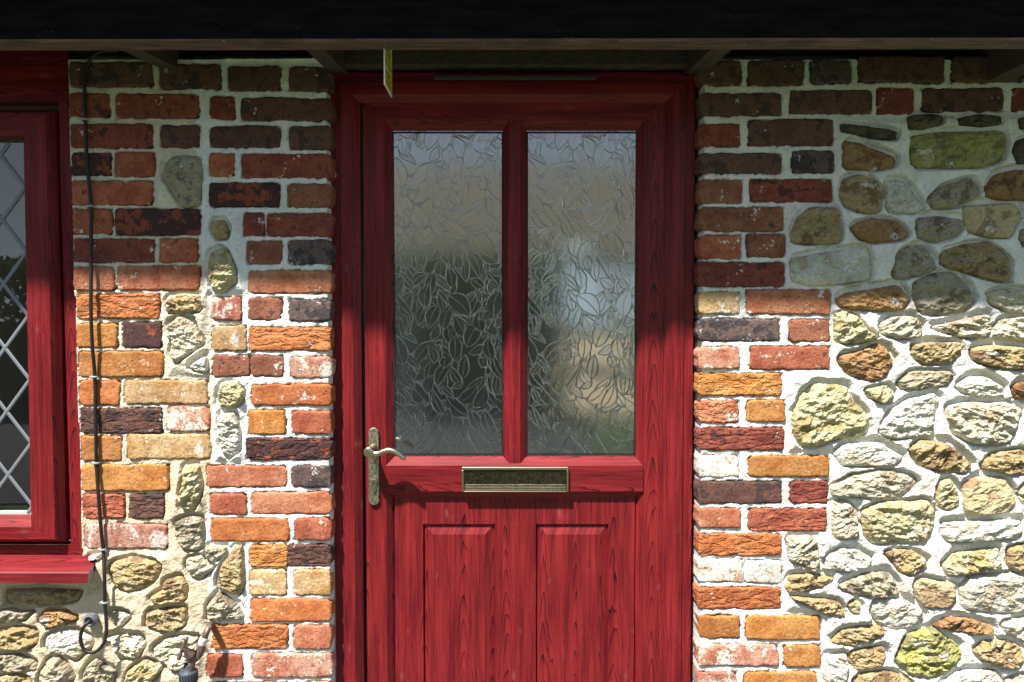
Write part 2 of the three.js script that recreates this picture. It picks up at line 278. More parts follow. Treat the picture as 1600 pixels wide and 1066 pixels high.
const SR = [
  ...poly([1220, 160, CS], [['k', 410, 150, 520, 160, 760, 195, 750, 240, 600, 230, 480, 205, 410, 190], ['n', 420, 262, 520, 272, 620, 315, 740, 355, 735, 420, 600, 440, 420, 430], ['k', 850, 100, 930, 85, 1050, 90, 1050, 145, 930, 172, 850, 165], ['k', 1170, 110, 1300, 85, 1440, 95, 1450, 138, 1330, 152, 1190, 142],
    ['l', 870, 230, 1000, 210, 1460, 190, 1480, 300, 1440, 380, 1300, 420, 1100, 430, 870, 420], ['k', 1525, 320, 1560, 260, 1640, 230, 1720, 300, 1700, 390, 1560, 395], ['k', 1580, 110, 1700, 100, 1720, 160, 1590, 165], ['o', 420, 510, 520, 480, 600, 510, 670, 600, 640, 720, 540, 725, 430, 680, 400, 600],
    ['w', 685, 520, 800, 520, 860, 580, 935, 690, 890, 725, 705, 712], ['g', 960, 640, 1050, 560, 1240, 505, 1285, 580, 1280, 630, 1130, 690, 1020, 700], ['n', 1350, 560, 1420, 480, 1560, 450, 1700, 470, 1720, 640, 1450, 635, 1360, 610], ['o', 120, 760, 200, 695, 350, 695, 380, 760, 380, 920, 230, 930, 80, 915, 80, 850],
    ['n', 500, 800, 600, 770, 720, 780, 800, 830, 830, 870, 780, 900, 600, 915, 520, 895, 465, 830], ['g', 910, 770, 1050, 755, 1190, 780, 1200, 820, 1130, 890, 1000, 915, 900, 880, 890, 830], ['t', 1210, 690, 1330, 680, 1530, 675, 1570, 740, 1500, 885, 1380, 885, 1230, 840], ['g', 1570, 890, 1600, 840, 1680, 830, 1700, 950, 1600, 935]]),
  ...poly([1220, 380, CS], [['w', 75, 110, 200, 80, 540, 35, 580, 110, 580, 240, 400, 260, 180, 270, 80, 235], ['g', 740, 200, 770, 80, 850, 20, 940, 20, 1000, 100, 1020, 170, 950, 200, 770, 235], ['o', 1080, 60, 1200, 20, 1340, 0, 1420, 50, 1500, 120, 1490, 260, 1300, 215, 1070, 150], ['n', 370, 370, 440, 330, 600, 310, 770, 280, 840, 370, 780, 440, 600, 435, 400, 420],
    ['g', 880, 270, 1000, 205, 1140, 200, 1230, 290, 1270, 370, 1200, 450, 1050, 468, 920, 450, 875, 380], ['c', 1360, 340, 1440, 310, 1560, 310, 1700, 330, 1720, 460, 1500, 450, 1380, 400], ['y', 360, 480, 420, 455, 500, 490, 560, 570, 635, 620, 450, 660, 365, 640], ['c', 660, 540, 720, 490, 880, 490, 925, 550, 900, 615, 760, 620, 670, 590],
    ['c', 1000, 550, 1150, 515, 1360, 470, 1370, 570, 1320, 620, 1200, 615, 1050, 580], ['c', 1400, 570, 1450, 510, 1600, 490, 1700, 520, 1720, 660, 1500, 630, 1410, 610], ['n', 385, 740, 500, 720, 620, 670, 690, 690, 735, 780, 670, 880, 590, 900, 450, 860, 390, 800], ['o', 870, 670, 1000, 660, 1170, 660, 1180, 710, 1120, 780, 950, 795, 865, 740],
    ['o', 1250, 700, 1350, 680, 1570, 690, 1700, 720, 1720, 830, 1400, 815, 1260, 760], ['g', 770, 920, 850, 850, 1100, 845, 1125, 880, 1080, 930, 950, 955, 800, 950], ['y', 560, 965, 680, 940, 735, 980, 720, 1035, 660, 1045, 580, 1010], ['w', 1160, 940, 1230, 890, 1350, 890, 1460, 950, 1460, 1000, 1300, 1010, 1200, 975], ['n', 1520, 960, 1570, 920, 1680, 910, 1700, 1030, 1540, 1020]]),
  ...poly([1220, 590, CS], [['y', 80, 260, 150, 110, 220, 50, 430, 60, 470, 150, 570, 260, 575, 340, 500, 395, 380, 390, 210, 455, 140, 440, 90, 370], ['w', 650, 350, 720, 220, 830, 150, 1000, 110, 1035, 150, 1000, 270, 1010, 380, 760, 395, 700, 380], ['c', 1100, 200, 1250, 165, 1500, 175, 1590, 220, 1530, 300, 1500, 410, 1400, 440, 1260, 430, 1150, 370, 1100, 270],
    ['w', 355, 500, 420, 445, 640, 435, 720, 480, 800, 520, 740, 570, 540, 575, 400, 570], ['o', 850, 470, 940, 415, 1080, 435, 1200, 520, 1250, 580, 1200, 620, 1050, 610, 920, 580, 870, 520], ['o', 1330, 570, 1400, 500, 1560, 480, 1700, 500, 1720, 620, 1500, 630, 1340, 600], ['c', 340, 720, 450, 650, 700, 610, 860, 650, 890, 690, 800, 770, 680, 795, 500, 775, 350, 770],
    ['y', 1020, 780, 1050, 690, 1110, 670, 1160, 760, 1160, 830, 1090, 865, 1030, 840], ['t', 1210, 710, 1300, 660, 1470, 665, 1530, 760, 1545, 830, 1460, 890, 1330, 900, 1215, 880], ['y', 1570, 750, 1620, 700, 1700, 720, 1720, 820, 1590, 820], ['c', 350, 830, 420, 815, 490, 870, 500, 1000, 480, 1050, 350, 1045],
    ['y', 540, 880, 640, 830, 950, 810, 1000, 880, 1000, 970, 960, 1060, 900, 1085, 750, 1080, 620, 1090, 560, 1040, 540, 950], ['w', 1060, 965, 1200, 950, 1560, 945, 1590, 1000, 1550, 1050, 1300, 1065, 1100, 1070, 1060, 1030]]),
  ...poly([1220, 813, CS], [['c', 50, 120, 180, 110, 240, 140, 235, 260, 250, 310, 200, 330, 140, 280, 60, 260], ['w', 290, 320, 310, 240, 400, 190, 500, 200, 595, 250, 570, 300, 460, 328], ['o', 680, 210, 850, 200, 950, 260, 955, 300, 850, 350, 780, 330, 740, 280], ['y', 1065, 290, 1150, 220, 1300, 200, 1430, 190, 1440, 310, 1350, 320, 1200, 345, 1100, 355],
    ['o', 1500, 190, 1580, 165, 1700, 170, 1720, 330, 1550, 335, 1500, 290], ['o', 40, 430, 80, 365, 220, 360, 350, 385, 300, 420, 150, 460, 60, 465], ['g', 385, 430, 560, 360, 690, 345, 760, 420, 775, 480, 720, 490, 550, 490, 420, 460], ['t', 875, 420, 930, 385, 1140, 420, 1145, 500, 1110, 565, 950, 565, 900, 520],
    ['w', 1190, 420, 1260, 370, 1640, 345, 1720, 400, 1720, 600, 1400, 600, 1200, 575], ['o', 65, 510, 130, 510, 350, 530, 400, 570, 420, 630, 300, 610, 180, 560], ['y', 445, 555, 490, 530, 520, 570, 510, 605, 470, 600], ['w', 590, 600, 620, 530, 800, 525, 920, 590, 940, 640, 880, 690, 760, 710, 640, 670],
    ['n', 1005, 690, 1100, 650, 1230, 650, 1380, 690, 1410, 740, 1200, 725, 1080, 715], ['c', 1455, 680, 1530, 655, 1700, 650, 1720, 800, 1560, 780, 1480, 730], ['o', 335, 790, 400, 730, 500, 710, 650, 700, 670, 740, 590, 780, 450, 810], ['l', 790, 840, 830, 760, 1000, 710, 1100, 780, 1165, 830, 1175, 900, 1100, 1000, 950, 1025, 860, 1010, 760, 930],
    ['o', 1270, 860, 1340, 800, 1500, 800, 1580, 850, 1590, 920, 1540, 965, 1420, 960, 1300, 900], ['o', 460, 870, 560, 850, 670, 835, 690, 900, 640, 960, 500, 975, 460, 930], ['w', 290, 1000, 310, 900, 420, 880, 440, 960, 410, 1080, 300, 1080], ['o', 480, 1066, 540, 1010, 700, 1000, 800, 1030, 860, 1080, 800, 1150, 500, 1150],
    ['w', 1060, 1075, 1180, 1000, 1400, 990, 1450, 1066, 1400, 1120, 1100, 1120], ['c', 1480, 1060, 1560, 1020, 1720, 1010, 1720, 1110, 1500, 1110]]),
];
// the rubble goes on past the photograph: more stones, laid where none is traced
const bbox = q => [Math.min(...q.map(p => p[0])), Math.min(...q.map(p => p[1])), Math.max(...q.map(p => p[0])), Math.max(...q.map(p => p[1]))];
function extend(list, x0, x1, y0, y1, keep) {
  const taken = list.map(s => bbox(s.q));
  for (let y = y0; y < y1; y += 22) for (let x = x0 + rr(0, 30); x < x1; x += 0) {
    const w = rr(40, 95), h = rr(26, 38), cx = x + w / 2, cy = y + rr(-4, 4);
    const b = [cx - w / 2, cy - h / 2, cx + w / 2, cy + h / 2];
    x += w + 12;
    if (!keep(b) || taken.some(t => b[0] < t[2] + 5 && b[2] > t[0] - 5 && b[1] < t[3] + 3 && b[3] > t[1] - 3)) continue;
    const q = [];
    for (let i = 0; i < 9; i++) { const a = i / 9 * 6.283 + rr(-0.2, 0.2), r = rr(0.86, 1.05); q.push([cx + Math.sign(Math.cos(a)) * Math.pow(Math.abs(Math.cos(a)), 0.7) * w / 2 * r, cy + Math.sign(Math.sin(a)) * Math.pow(Math.abs(Math.sin(a)), 0.7) * h / 2 * r]); }
    list.push({ k: 'oycgnwotcc'[Math.floor(rnd() * 10)], q }); taken.push(b);
  }
}
extend(SR, 1290, 1830, 190, 1290, b => b[0] > 1600 || b[1] > 1066);
extend(SL, -400, 318, 940, 1290, b => b[2] < 316 && (b[1] > 1066 || b[2] < -2));

// ------------------------------------------------------------------ masonry builders
function sdf(p, x, y) {                                          // signed distance to a polygon, negative inside
  let d = 1e9, s = 1;
  for (let i = 0, j = p.length - 1; i < p.length; j = i, i++) {
    const ax = p[i][0], ay = p[i][1], bx = p[j][0], by = p[j][1], ex = bx - ax, ey = by - ay, wx = x - ax, wy = y - ay;
    const t = clamp((wx * ex + wy * ey) / (ex * ex + ey * ey)), qx = wx - ex * t, qy = wy - ey * t;
    d = Math.min(d, qx * qx + qy * qy);
    const c1 = y >= ay, c2 = y < by, c3 = ex * wy > ey * wx;
    if ((c1 && c2 && c3) || (!c1 && !c2 && !c3)) s = -s;
  }
  return s * Math.sqrt(d);
}
const toW = q => q.map(p => { const w = U(p[0], p[1], 0); return [w[0], w[1]]; });
function chaikin(p, n) {
  for (let k = 0; k < n; k++) { const o = []; for (let i = 0; i < p.length; i++) { const a = p[i], b = p[(i + 1) % p.length]; o.push([lerp(a[0], b[0], 0.13), lerp(a[1], b[1], 0.13)], [lerp(a[0], b[0], 0.87), lerp(a[1], b[1], 0.87)]); } p = o; }
  return p;
}
function resample(p, n) {
  const L = [0]; for (let i = 0; i < p.length; i++) { const a = p[i], b = p[(i + 1) % p.length]; L.push(L[i] + Math.hypot(b[0] - a[0], b[1] - a[1])); }
  const o = []; let k = 0;
  for (let i = 0; i < n; i++) { const t = i / n * L[p.length]; while (L[k + 1] < t) k++; const f = (t - L[k]) / (L[k + 1] - L[k]), a = p[k], b = p[(k + 1) % p.length]; o.push([lerp(a[0], b[0], f), lerp(a[1], b[1], f)]); }
  return o;
}
function geoOf(pos, idx, uv) {
  const g = new THREE.BufferGeometry();
  g.setAttribute('position', new THREE.Float32BufferAttribute(pos, 3));
  if (uv) g.setAttribute('uv', new THREE.Float32BufferAttribute(uv, 2));
  g.setIndex(idx); g.computeVertexNormals(); return g;
}
function stoneGeo(outline, rough, H) {
  const area = Math.abs(outline.reduce((s, a, i) => { const b = outline[(i + 1) % outline.length]; return s + a[0] * b[1] - a[1] * b[0]; }, 0)) / 2;
  const big = Math.sqrt(area), n = big > 0.06 ? 150 : big > 0.035 ? 110 : 64, rings = big > 0.06 ? 32 : 22;
  const p = resample(outline, n);
  let cx = 0, cy = 0; for (const q of p) { cx += q[0]; cy += q[1]; } cx /= n; cy /= n;
  const ox = rnd(), oy = rnd(), an = rr(-0.5, 0.7), ca = Math.cos(an), sa = Math.sin(an), tx = rr(-0.08, 0.08), ty = rr(-0.1, 0.06);
  const pos = [], uv = [], idx = [];
  const height = (x, y, r) => {
    const X = (x * ca + y * sa), Y = (-x * sa + y * ca), u = X / 0.55 + ox, v = Y / 0.32 + oy;
    const edge = 1 - Math.pow(r, 14);
    return -0.004 + edge * (H + tx * (x - cx) + ty * (y - cy) + rough * (0.016 * smp(fLow2, u * 1.1, v * 1.1) + 0.014 * smp(fRidge, u, v) + 0.0105 * smp(fRidge2, u * 0.8, v * 0.8) - 0.009) + rough * 0.006 * smp(fFine, u * 0.6, v * 0.6) - 0.004 * Math.pow(r, 3));
  };
  for (let k = 0; k <= rings; k++) {
    const r = k === 0 ? 1.0 : 1 - Math.pow((k - 1) / (rings - 1), 1.15) * 0.985;
    for (let i = 0; i < n; i++) {
      const jag = 1.015 + rough * (0.11 * smp(fMid, i / n * 0.6 + ox, oy + 0.3) + 0.05 * smp(fFine, i / n + ox, oy + 0.3));
      const x = cx + (p[i][0] - cx) * r * jag, y = cy + (p[i][1] - cy) * r * jag;
      pos.push(x, y, k === 0 ? -0.04 : height(x, y, r)); uv.push(x / TILE + ox, y / TILE + oy);
    }
  }
  for (let k = 0; k < rings; k++) for (let i = 0; i < n; i++) { const a = k * n + i, b = k * n + (i + 1) % n, c = a + n, d = b + n; idx.push(a, b, d, a, d, c); }
  const c0 = pos.length / 3; pos.push(cx, cy, height(cx, cy, 0)); uv.push(cx / TILE + ox, cy / TILE + oy);
  for (let i = 0; i < n; i++) idx.push(rings * n + i, rings * n + (i + 1) % n, c0);
  // orientation: make the front face +z
  const o2 = outline.reduce((s, a, i) => { const b = outline[(i + 1) % outline.length]; return s + a[0] * b[1] - a[1] * b[0]; }, 0);
  if (o2 < 0) for (let i = 0; i < idx.length; i += 3) { const t = idx[i]; idx[i] = idx[i + 1]; idx[i + 1] = t; }
  return geoOf(pos, idx, uv);
}
const US = [0, 0.012, 0.03, 0.06, ...Array.from({ length: 15 }, (_, i) => 0.12 + i * 0.76 / 14), 0.94, 0.97, 0.988, 1], VS = [0, 0.035, 0.09, 0.2, 0.35, 0.5, 0.65, 0.8, 0.91, 0.965, 1];
function brickGeo(r, cracked, proud) {
  const A = U(r[0], r[3]), B = U(r[2], r[3]), C = U(r[2], r[1]), D = U(r[0], r[1]);
  const ox = rnd(), oy = rnd(), tx = rr(-0.012, 0.012), ty = rr(-0.03, 0.03), rot = rr(-0.007, 0.007), nu = US.length, nv = VS.length;
  const mx = (A[0] + C[0]) / 2, my = (A[1] + C[1]) / 2, pos = [], uv = [], idx = [];
  const w = B[0] - A[0], h = D[1] - A[1];
  for (let j = 0; j < nv; j++) for (let i = 0; i < nu; i++) {
    const u = US[i], v = VS[j];
    let x = lerp(lerp(A[0], B[0], u), lerp(D[0], C[0], u), v), y = lerp(lerp(A[1], B[1], u), lerp(D[1], C[1], u), v);
    const eu = Math.min(u, 1 - u) * w, ev = Math.min(v, 1 - v) * h, e = Math.min(eu, ev);
    const X = x / 0.4 + ox, Y = y / 0.4 + oy;
    const wob = 0.007 * smp(fMid, X, Y) + 0.003 * smp(fFine, X, Y), k = sst(0.014, 0, e);
    const corner = sst(0.012, 0, Math.hypot(Math.max(0, 0.01 - eu), Math.max(0, 0.01 - ev)) < 0.0095 ? 1 : 0);
    x += k * wob - rot * (y - my); y += k * (0.007 * smp(fMid, Y, X) + 0.003 * smp(fFine, Y, X)) + rot * (x - mx);
    const ce = Math.max(0, 0.009 - eu) + Math.max(0, 0.009 - ev);
    if (ce > 0.009) { const q = (ce - 0.009) * 0.6; x += q * (u < 0.5 ? 1 : -1); y += q * (v < 0.5 ? 1 : -1); }
    const round = Math.pow(1 - clamp(e / 0.004), 2) * 0.0048;
    let z = proud + tx * (x - mx) + ty * (y - my) - round + 0.0016 * smp(fLow, X, Y) + 0.0012 * smp(fMid, X, Y) * (cracked ? 2 : 1);
    if (cracked) z -= 0.0028 * sst(0.35, 0.75, smp(fStreak, X * 0.95, Y * 0.95)) * sst(0, 0.008, e);
    pos.push(x, y, z); uv.push(x / TILE + ox, y / TILE + oy);
  }
  for (let j = 0; j < nv - 1; j++) for (let i = 0; i < nu - 1; i++) { const a = j * nu + i; idx.push(a, a + 1, a + nu + 1, a, a + nu + 1, a + nu); }
  const rim = []; for (let i = 0; i < nu; i++) rim.push(i); for (let j = 1; j < nv; j++) rim.push(j * nu + nu - 1); for (let i = nu - 2; i >= 0; i--) rim.push((nv - 1) * nu + i); for (let j = nv - 2; j > 0; j--) rim.push(j * nu);
  const b0 = pos.length / 3;
  for (const k of rim) { const x = pos[3 * k], y = pos[3 * k + 1]; pos.push(x, y, pos[3 * k + 2] - 0.001); uv.push(uv[2 * k], uv[2 * k + 1]); }
  const b1 = pos.length / 3, side = rim.map(k => [k % nu === 0 || k % nu === nu - 1]);
  rim.forEach((k, i) => { pos.push(pos[3 * k], pos[3 * k + 1], -0.1); uv.push(uv[2 * k] + (side[i][0] ? 0.24 : 0), uv[2 * k + 1] + (side[i][0] ? 0 : 0.24)); });
  for (let i = 0; i < rim.length; i++) { const j = (i + 1) % rim.length; idx.push(b0 + i, b1 + i, b1 + j, b0 + i, b1 + j, b0 + j, rim[i], b0 + i, b0 + j, rim[i], b0 + j, rim[j]); }
  return geoOf(pos, idx, uv);
}
function masonry(group, bricks, stones, x0, x1, y0, y1, skip, seal, colour) {
  const step = 0.0035, nx = Math.round((x1 - x0) / step) + 1, ny = Math.round((y1 - y0) / step) + 1, N = nx * ny;
  const dB = new Float32Array(N).fill(1), dS = new Float32Array(N).fill(1), dP = new Float32Array(N).fill(1);
  const each = (p, m, fn) => {
    const b = bbox(p), i0 = Math.max(0, Math.floor((b[0] - m - x0) / step)), i1 = Math.min(nx - 1, Math.ceil((b[2] + m - x0) / step)), j0 = Math.max(0, Math.floor((b[1] - m - y0) / step)), j1 = Math.min(ny - 1, Math.ceil((b[3] + m - y0) / step));
    for (let j = j0; j <= j1; j++) for (let i = i0; i <= i1; i++) fn(j * nx + i, x0 + i * step, y0 + j * step);
  };
  for (const r0 of bricks) {
    const r = [r0[0] - 0.8, r0[1] - 0.8, r0[2] + 0.8, r0[3] + 0.8, r0[4]];
    if (r0[2] > 508 && r0[2] < 520) r[2] = rr(517.5, 519.5); if (r0[0] > 1089 && r0[0] < 1099) r[0] = rr(1090.5, 1092.5);
    const cracked = r[4].length > 1, p = toW([[r[0], r[1]], [r[2], r[1]], [r[2], r[3]], [r[0], r[3]]]);
    part('brick', brickGeo(r, cracked, rr(0.0005, 0.004)), brickMat(r[4][0], cracked, Math.floor(rnd() * 3)), group);
    each(p, 0.035, (k, x, y) => { dB[k] = Math.min(dB[k], sdf(p, x, y)); });
  }
  for (const s of stones) {
    const p0 = chaikin(toW(s.q), 1), bb = bbox(p0), mx = (bb[0] + bb[2]) / 2, my = (bb[1] + bb[3]) / 2, hw = (bb[2] - bb[0]) / 2, hh = (bb[3] - bb[1]) / 2;
    const p = p0.map(q => [mx + (q[0] - mx) * (1 + 0.0045 / hw), my + (q[1] - my) * (1 + 0.004 / hh)]), rough = s.k === 't' ? 0.45 : s.k === 'w' ? rr(0.35, 0.65) : rr(0.55, 1.05);
    part('stone', stoneGeo(p, rough, rr(0.013, 0.019)), stoneMat(s.k, Math.floor(rnd() * 3)), group);
    const up = rr(0.004, 0.015), lx = rr(-0.005, 0.005);
    each(p, 0.045, (k, x, y) => { const d = sdf(p, x, y); dS[k] = Math.min(dS[k], d); dP[k] = Math.min(dP[k], Math.min(d, sdf(p, x - lx, y - up)) - 0.0025); });
  }
  const pos = new Float32Array(N * 3), col = new Float32Array(N * 3), uv = new Float32Array(N * 2), idx = [];
  for (let j = 0; j < ny; j++) for (let i = 0; i < nx; i++) {
    const k = j * nx + i, x = x0 + i * step, y = y0 + j * step;
    const a = smp(fLow, x / 0.5, y / 0.5), b = smp(fMid, x / 0.55, y / 0.55), c = smp(fFine, x / 0.6, y / 0.6);
    const t = sst(0.006, 0.03, dB[k]);
    let h = lerp(-0.0022, 0.0085, t) + t * (0.009 * a + 0.006 * b) + (1 - t) * (0.003 * b + 0.002 * a) + 0.0012 * c;
    h = lerp(-0.0065 + 0.003 * b, h, sst(0.0, 0.0036, dP[k] + 0.005 * b));
    const inB = dB[k] + 0.006 * b + 0.006 * c - 0.0006;
    h = lerp(h, -0.016, sst(-0.0008, -0.0045, inB));
    if (dB[k] < -0.01) h = -0.016;
    h = lerp(h, -0.03, sst(-0.004, -0.01, dS[k]));
    if (seal(x)) h = -0.1; else if (seal(x - 0.006) || seal(x + 0.006)) h -= 0.0015;
    pos[3 * k] = x; pos[3 * k + 1] = y; pos[3 * k + 2] = h; uv[2 * k] = x / 0.37; uv[2 * k + 1] = y / 0.37;
    const q = colour(x, y, a, b); col[3 * k] = q[0]; col[3 * k + 1] = q[1]; col[3 * k + 2] = q[2];
  }
  for (let j = 0; j < ny - 1; j++) for (let i = 0; i < nx - 1; i++) {
    const x = x0 + (i + 0.5) * step, y = y0 + (j + 0.5) * step, k = j * nx + i;
    if (skip(x, y)) continue;
    if (dB[k] < -0.014 && dB[k + nx + 1] < -0.014) continue;         // wholly behind a brick
    idx.push(k, k + 1, k + nx + 1, k, k + nx + 1, k + nx);
  }
  const g = new THREE.BufferGeometry();
  g.setAttribute('position', new THREE.BufferAttribute(pos, 3)); g.setAttribute('uv', new THREE.BufferAttribute(uv, 2)); g.setAttribute('color', new THREE.BufferAttribute(col, 3));
  g.setIndex(idx); g.computeVertexNormals();
  part('mortar', g, mortarMat, group);
}
function box(x0, x1, y0, y1, z0, z1, r = 0) {
  const g = r ? new RoundedBoxGeometry(x1 - x0, y1 - y0, z1 - z0, 2, r) : new THREE.BoxGeometry(x1 - x0, y1 - y0, z1 - z0);
  g.translate((x0 + x1) / 2, (y0 + y1) / 2, (z0 + z1) / 2); return g;
}

// ------------------------------------------------------------------ the two walls
const XL = U(517, 533)[0], XR = U(1093.5, 533)[0], YTOP = U(800, 93)[1];
const winEdge = y => { const a = U(109, 150), b = U(131, 866); return a[0] + (b[0] - a[0]) * (y - a[1]) / (b[1] - a[1]); };
const SILLY = U(100, 893)[1], SILLK = U(100, 868)[1], SILLX = U(151, 880)[0];
const buffM = [0.62, 0.52, 0.37], creamM = [0.66, 0.6, 0.49], whiteM = [0.78, 0.77, 0.75];
const seam = [[60, 313], [470, 315], [560, 330], [700, 330], [850, 322], [900, 310], [960, 300], [1000, 316], [1400, 318]];
const pxOf = (x, y) => { const c = new THREE.Vector3(x, y, 0).sub(EYE), yy = c.y * cp - c.z * -sp, zz = -(c.y * sp * -1 + c.z * cp); const d = -c.z * cp - c.y * sp; return [800 + FOC * c.x / d, 533 - FOC * (c.y * cp - c.z * sp) / d]; };
const wallL = thing('cottage_wall', 'wall of weathered orange bricks and rubble stones between leaded window and red door', 'wall');
masonry(wallL, BL, SL, -2.05, XL, 0, YTOP, (x, y) => y > SILLY + 0.004 && (x < winEdge(y) - 0.004 || (y < SILLK && x < SILLX)), x => x > XL - 0.004, (x, y, a, b) => {
  const [px, py] = pxOf(x, y);
  let sx = seam[0][1]; for (let i = 1; i < seam.length; i++) if (py >= seam[i - 1][0] && py < seam[i][0]) sx = lerp(seam[i - 1][1], seam[i][1], (py - seam[i - 1][0]) / (seam[i][0] - seam[i - 1][0]));
  const left = sst(3, -3, px - sx + 6 * b);
  const old = (py > 848 + 14 * b || (px > 255 && py > 722)) ? 1 : 0;
  return mix3(whiteM, mix3(creamM, buffM, clamp(old + 0.5 * a * (1 - old))), left);
});
const wallR = thing('cottage_wall', 'wall of brick quoins and pale rubble stone in white mortar by the door hinges', 'wall');
masonry(wallR, BR, SR, XR, 1.86, 0, YTOP, () => false, x => x < XR + 0.004, (x, y, a, b) => mix3(whiteM, creamM, clamp(0.15 + 0.9 * a)));
part('wall_core', mergeGeometries([box(-2.05, XL - 0.004, 0, SILLY, -0.3, -0.032), box(winEdge(1.7) - 0.002, XL - 0.004, SILLY, 2.5, -0.3, -0.102), box(-2.05, -1.95, SILLY, 2.5, -0.3, -0.032)]), coreMat, wallL);
part('wall_core', mergeGeometries([box(XR + 0.004, 1.86, 0, 2.5, -0.3, -0.102)]), coreMat, wallR);

// ------------------------------------------------------------------ red wood-grain foil
const foilTex = (() => {
  const N = 1024, M = 2048, W = 0.64, H = 1.6, cols = [];
  let x = 0; seed = 777; while (x < W - 0.07) { const w = rr(0.075, 0.125); cols.push({ c: x + w / 2, w: w / 2, a: rr(0.3, 0.55), F: Math.round(rr(14, 24)), ph: rnd(), cath: rnd() < 0.85, dir: 1 }); x += w; }
  const last = cols[cols.length - 1]; last.w = (W - (last.c - last.w)) / 2; last.c = W - last.w;
  const hi = alb(168, 46, 46), md = alb(130, 26, 34), dk = alb(46, 9, 16);
  const per = new Array(N); for (let i = 0; i < N; i++) { const xm = i / N * W; per[i] = cols.findIndex(c => Math.abs(xm - c.c) <= c.w + 1e-6); }
  return tex(N, M, (i, j) => {
    const xm = i / N * W, ym = j / M * H, c = cols[Math.max(0, per[i])], xl = (xm - c.c) / c.w;
    const wob = smp(fLow, i / N * 2, j / M), wob2 = smp(fMid, i / N * 2, j / M), st = smp(fMid, i / N * 5, j / M * 0.5), st2 = smp(fFine, i / N * 3, j / M * 0.25), st3 = smp(fLow2, i / N * 3, j / M);
    let line = 0;
    if (c.cath) {
      const ph = (ym / H) * c.F + (xl + 0.3 * wob) * (xl + 0.3 * wob) * c.a * c.F / H * 2.4 + 1.7 * wob + 0.7 * st3 + 0.16 * wob2 + c.ph, f = ph - Math.floor(ph);
      line = (Math.pow(f, 9) * 1.15 + 0.2 * f) * sst(1.0, 0.8, Math.abs(xl));
    }
    const d = clamp(0.25 + line * 0.7 + st * 0.5 + st2 * 0.42 + st3 * 0.4);
    const q = d < 0.5 ? mix3(hi, md, d * 2) : mix3(md, dk, d * 2 - 1);
    const dust = sst(0.3, 0.5, smp(fLow2, i / N * 2 + 0.3, j / M * 3)) * sst(-0.1, 0.3, wob2) * 0.12, speck = sst(0.7, 0.78, smp(fPit, i / N * 3.1, j / M * 7.3) + 0.25 * wob);
    return mix3(mix3(q, [0.42, 0.3, 0.3], dust), [0.5, 0.45, 0.43], speck * 0.8);
  });
})();
seed = 4242;
const foilBump = tex(TN, TN, (x, y) => 0.5 + 0.35 * smp(fFine, x / TN * 3, y / TN * 0.3) + 0.2 * smp(fMid, x / TN * 4, y / TN * 0.5), { srgb: false });
const foil = new THREE.MeshPhysicalMaterial({ map: foilTex, roughness: 0.44, specularIntensity: 0.55, bumpMap: foilBump, bumpScale: 0.0004 });
const FW = 0.64, FH = 1.6;
// a quad strip with flat faces; grain along the given axis; off shifts the print
function faces(quads, vertical, off = [0, 0]) {
  const pos = [], uv = [], idx = [];
  for (const q of quads) {
    const b = pos.length / 3;
    const d = [0, 1, 2].map(k => Math.max(...q.map(p => p[k])) - Math.min(...q.map(p => p[k]))), w = vertical ? 0 : 1;
    const i0 = q.reduce((m, p, i) => p[w] < q[m][w] ? i : m, 0), i1 = q.reduce((m, p, i) => p[w] > q[m][w] ? i : m, 0), sg = q[i1][2] < q[i0][2] ? -1 : 1;
    for (const p of q) { pos.push(...p); const a = p[w] + sg * p[2], l = vertical ? p[1] : p[0]; uv.push(a / FW + off[0], l / FH + off[1]); }
    idx.push(b, b + 1, b + 2); if (q.length > 3) idx.push(b, b + 2, b + 3);
  }
  return geoOf(pos, idx, uv);
}
// one side of a rectangular moulding: profile = [[outset t, z] ...] from the inside out, mitred at the corners
function mould(rect, profile, side, off = [rnd(), rnd()], caps = true) {
  const [x0, y0, x1, y1] = rect, R = t => [x0 - t, y0 - t, x1 + t, y1 + t], qs = [];
  const end = (t, z, e) => { const r = R(t); return side === 'left' ? [r[0], e ? r[3] : r[1], z] : side === 'right' ? [r[2], e ? r[1] : r[3], z] : side === 'top' ? [e ? r[2] : r[0], r[3], z] : [e ? r[0] : r[2], r[1], z]; };
  for (let i = 0; i < profile.length - 1; i++) { const [t, z] = profile[i], [u, w] = profile[i + 1]; qs.push([end(t, z, 0), end(t, z, 1), end(u, w, 1), end(u, w, 0)]); }
  return faces(qs, side === 'left' || side === 'right', off);
}
const P = (px, py, z) => U(px, py, z);
const RECT = (px0, py0, px1, py1, z) => { const a = U(px0, py1, z), b = U(px1, py0, z); return [a[0], a[1], b[0], b[1]]; };

// ------------------------------------------------------------------ door frame and door
const ZF = -0.035, ZL = -0.056, ZR = -0.05, ZP = -0.068, ZG = -0.074;
const doorFrame = thing('door_frame', 'dark red wood-grain frame fixed in the brick opening around the door', 'door frame');
{
  const r = RECT(566, 156, 1044, 1255, ZF), ob = 0.02;
  const outL = r[0] - U(521, 600, ZF)[0], prof = [[-0.003, -0.1], [-0.003, ZF - 0.018], [0.014, ZF - 0.002], [0.016, ZF], [outL - 0.024, ZF], [outL - 0.022, ZF - 0.004], [outL - 0.0215, ZF - 0.006], [outL + 0.004, ZF - 0.006], [outL + 0.004, -0.14]];
  for (const s of ['left', 'right', 'top']) part('frame_' + (s === 'top' ? 'head' : 'jamb'), mould(r, prof, s), foil, doorFrame);
  part('threshold', box(r[0] - 0.08, r[2] + 0.08, 0, r[1] - 0.004, -0.16, -0.02, 0.004), coreMat, doorFrame);
}
const door = thing('front_door', 'mahogany red front door with two obscured glass panes above two fielded panels', 'door');
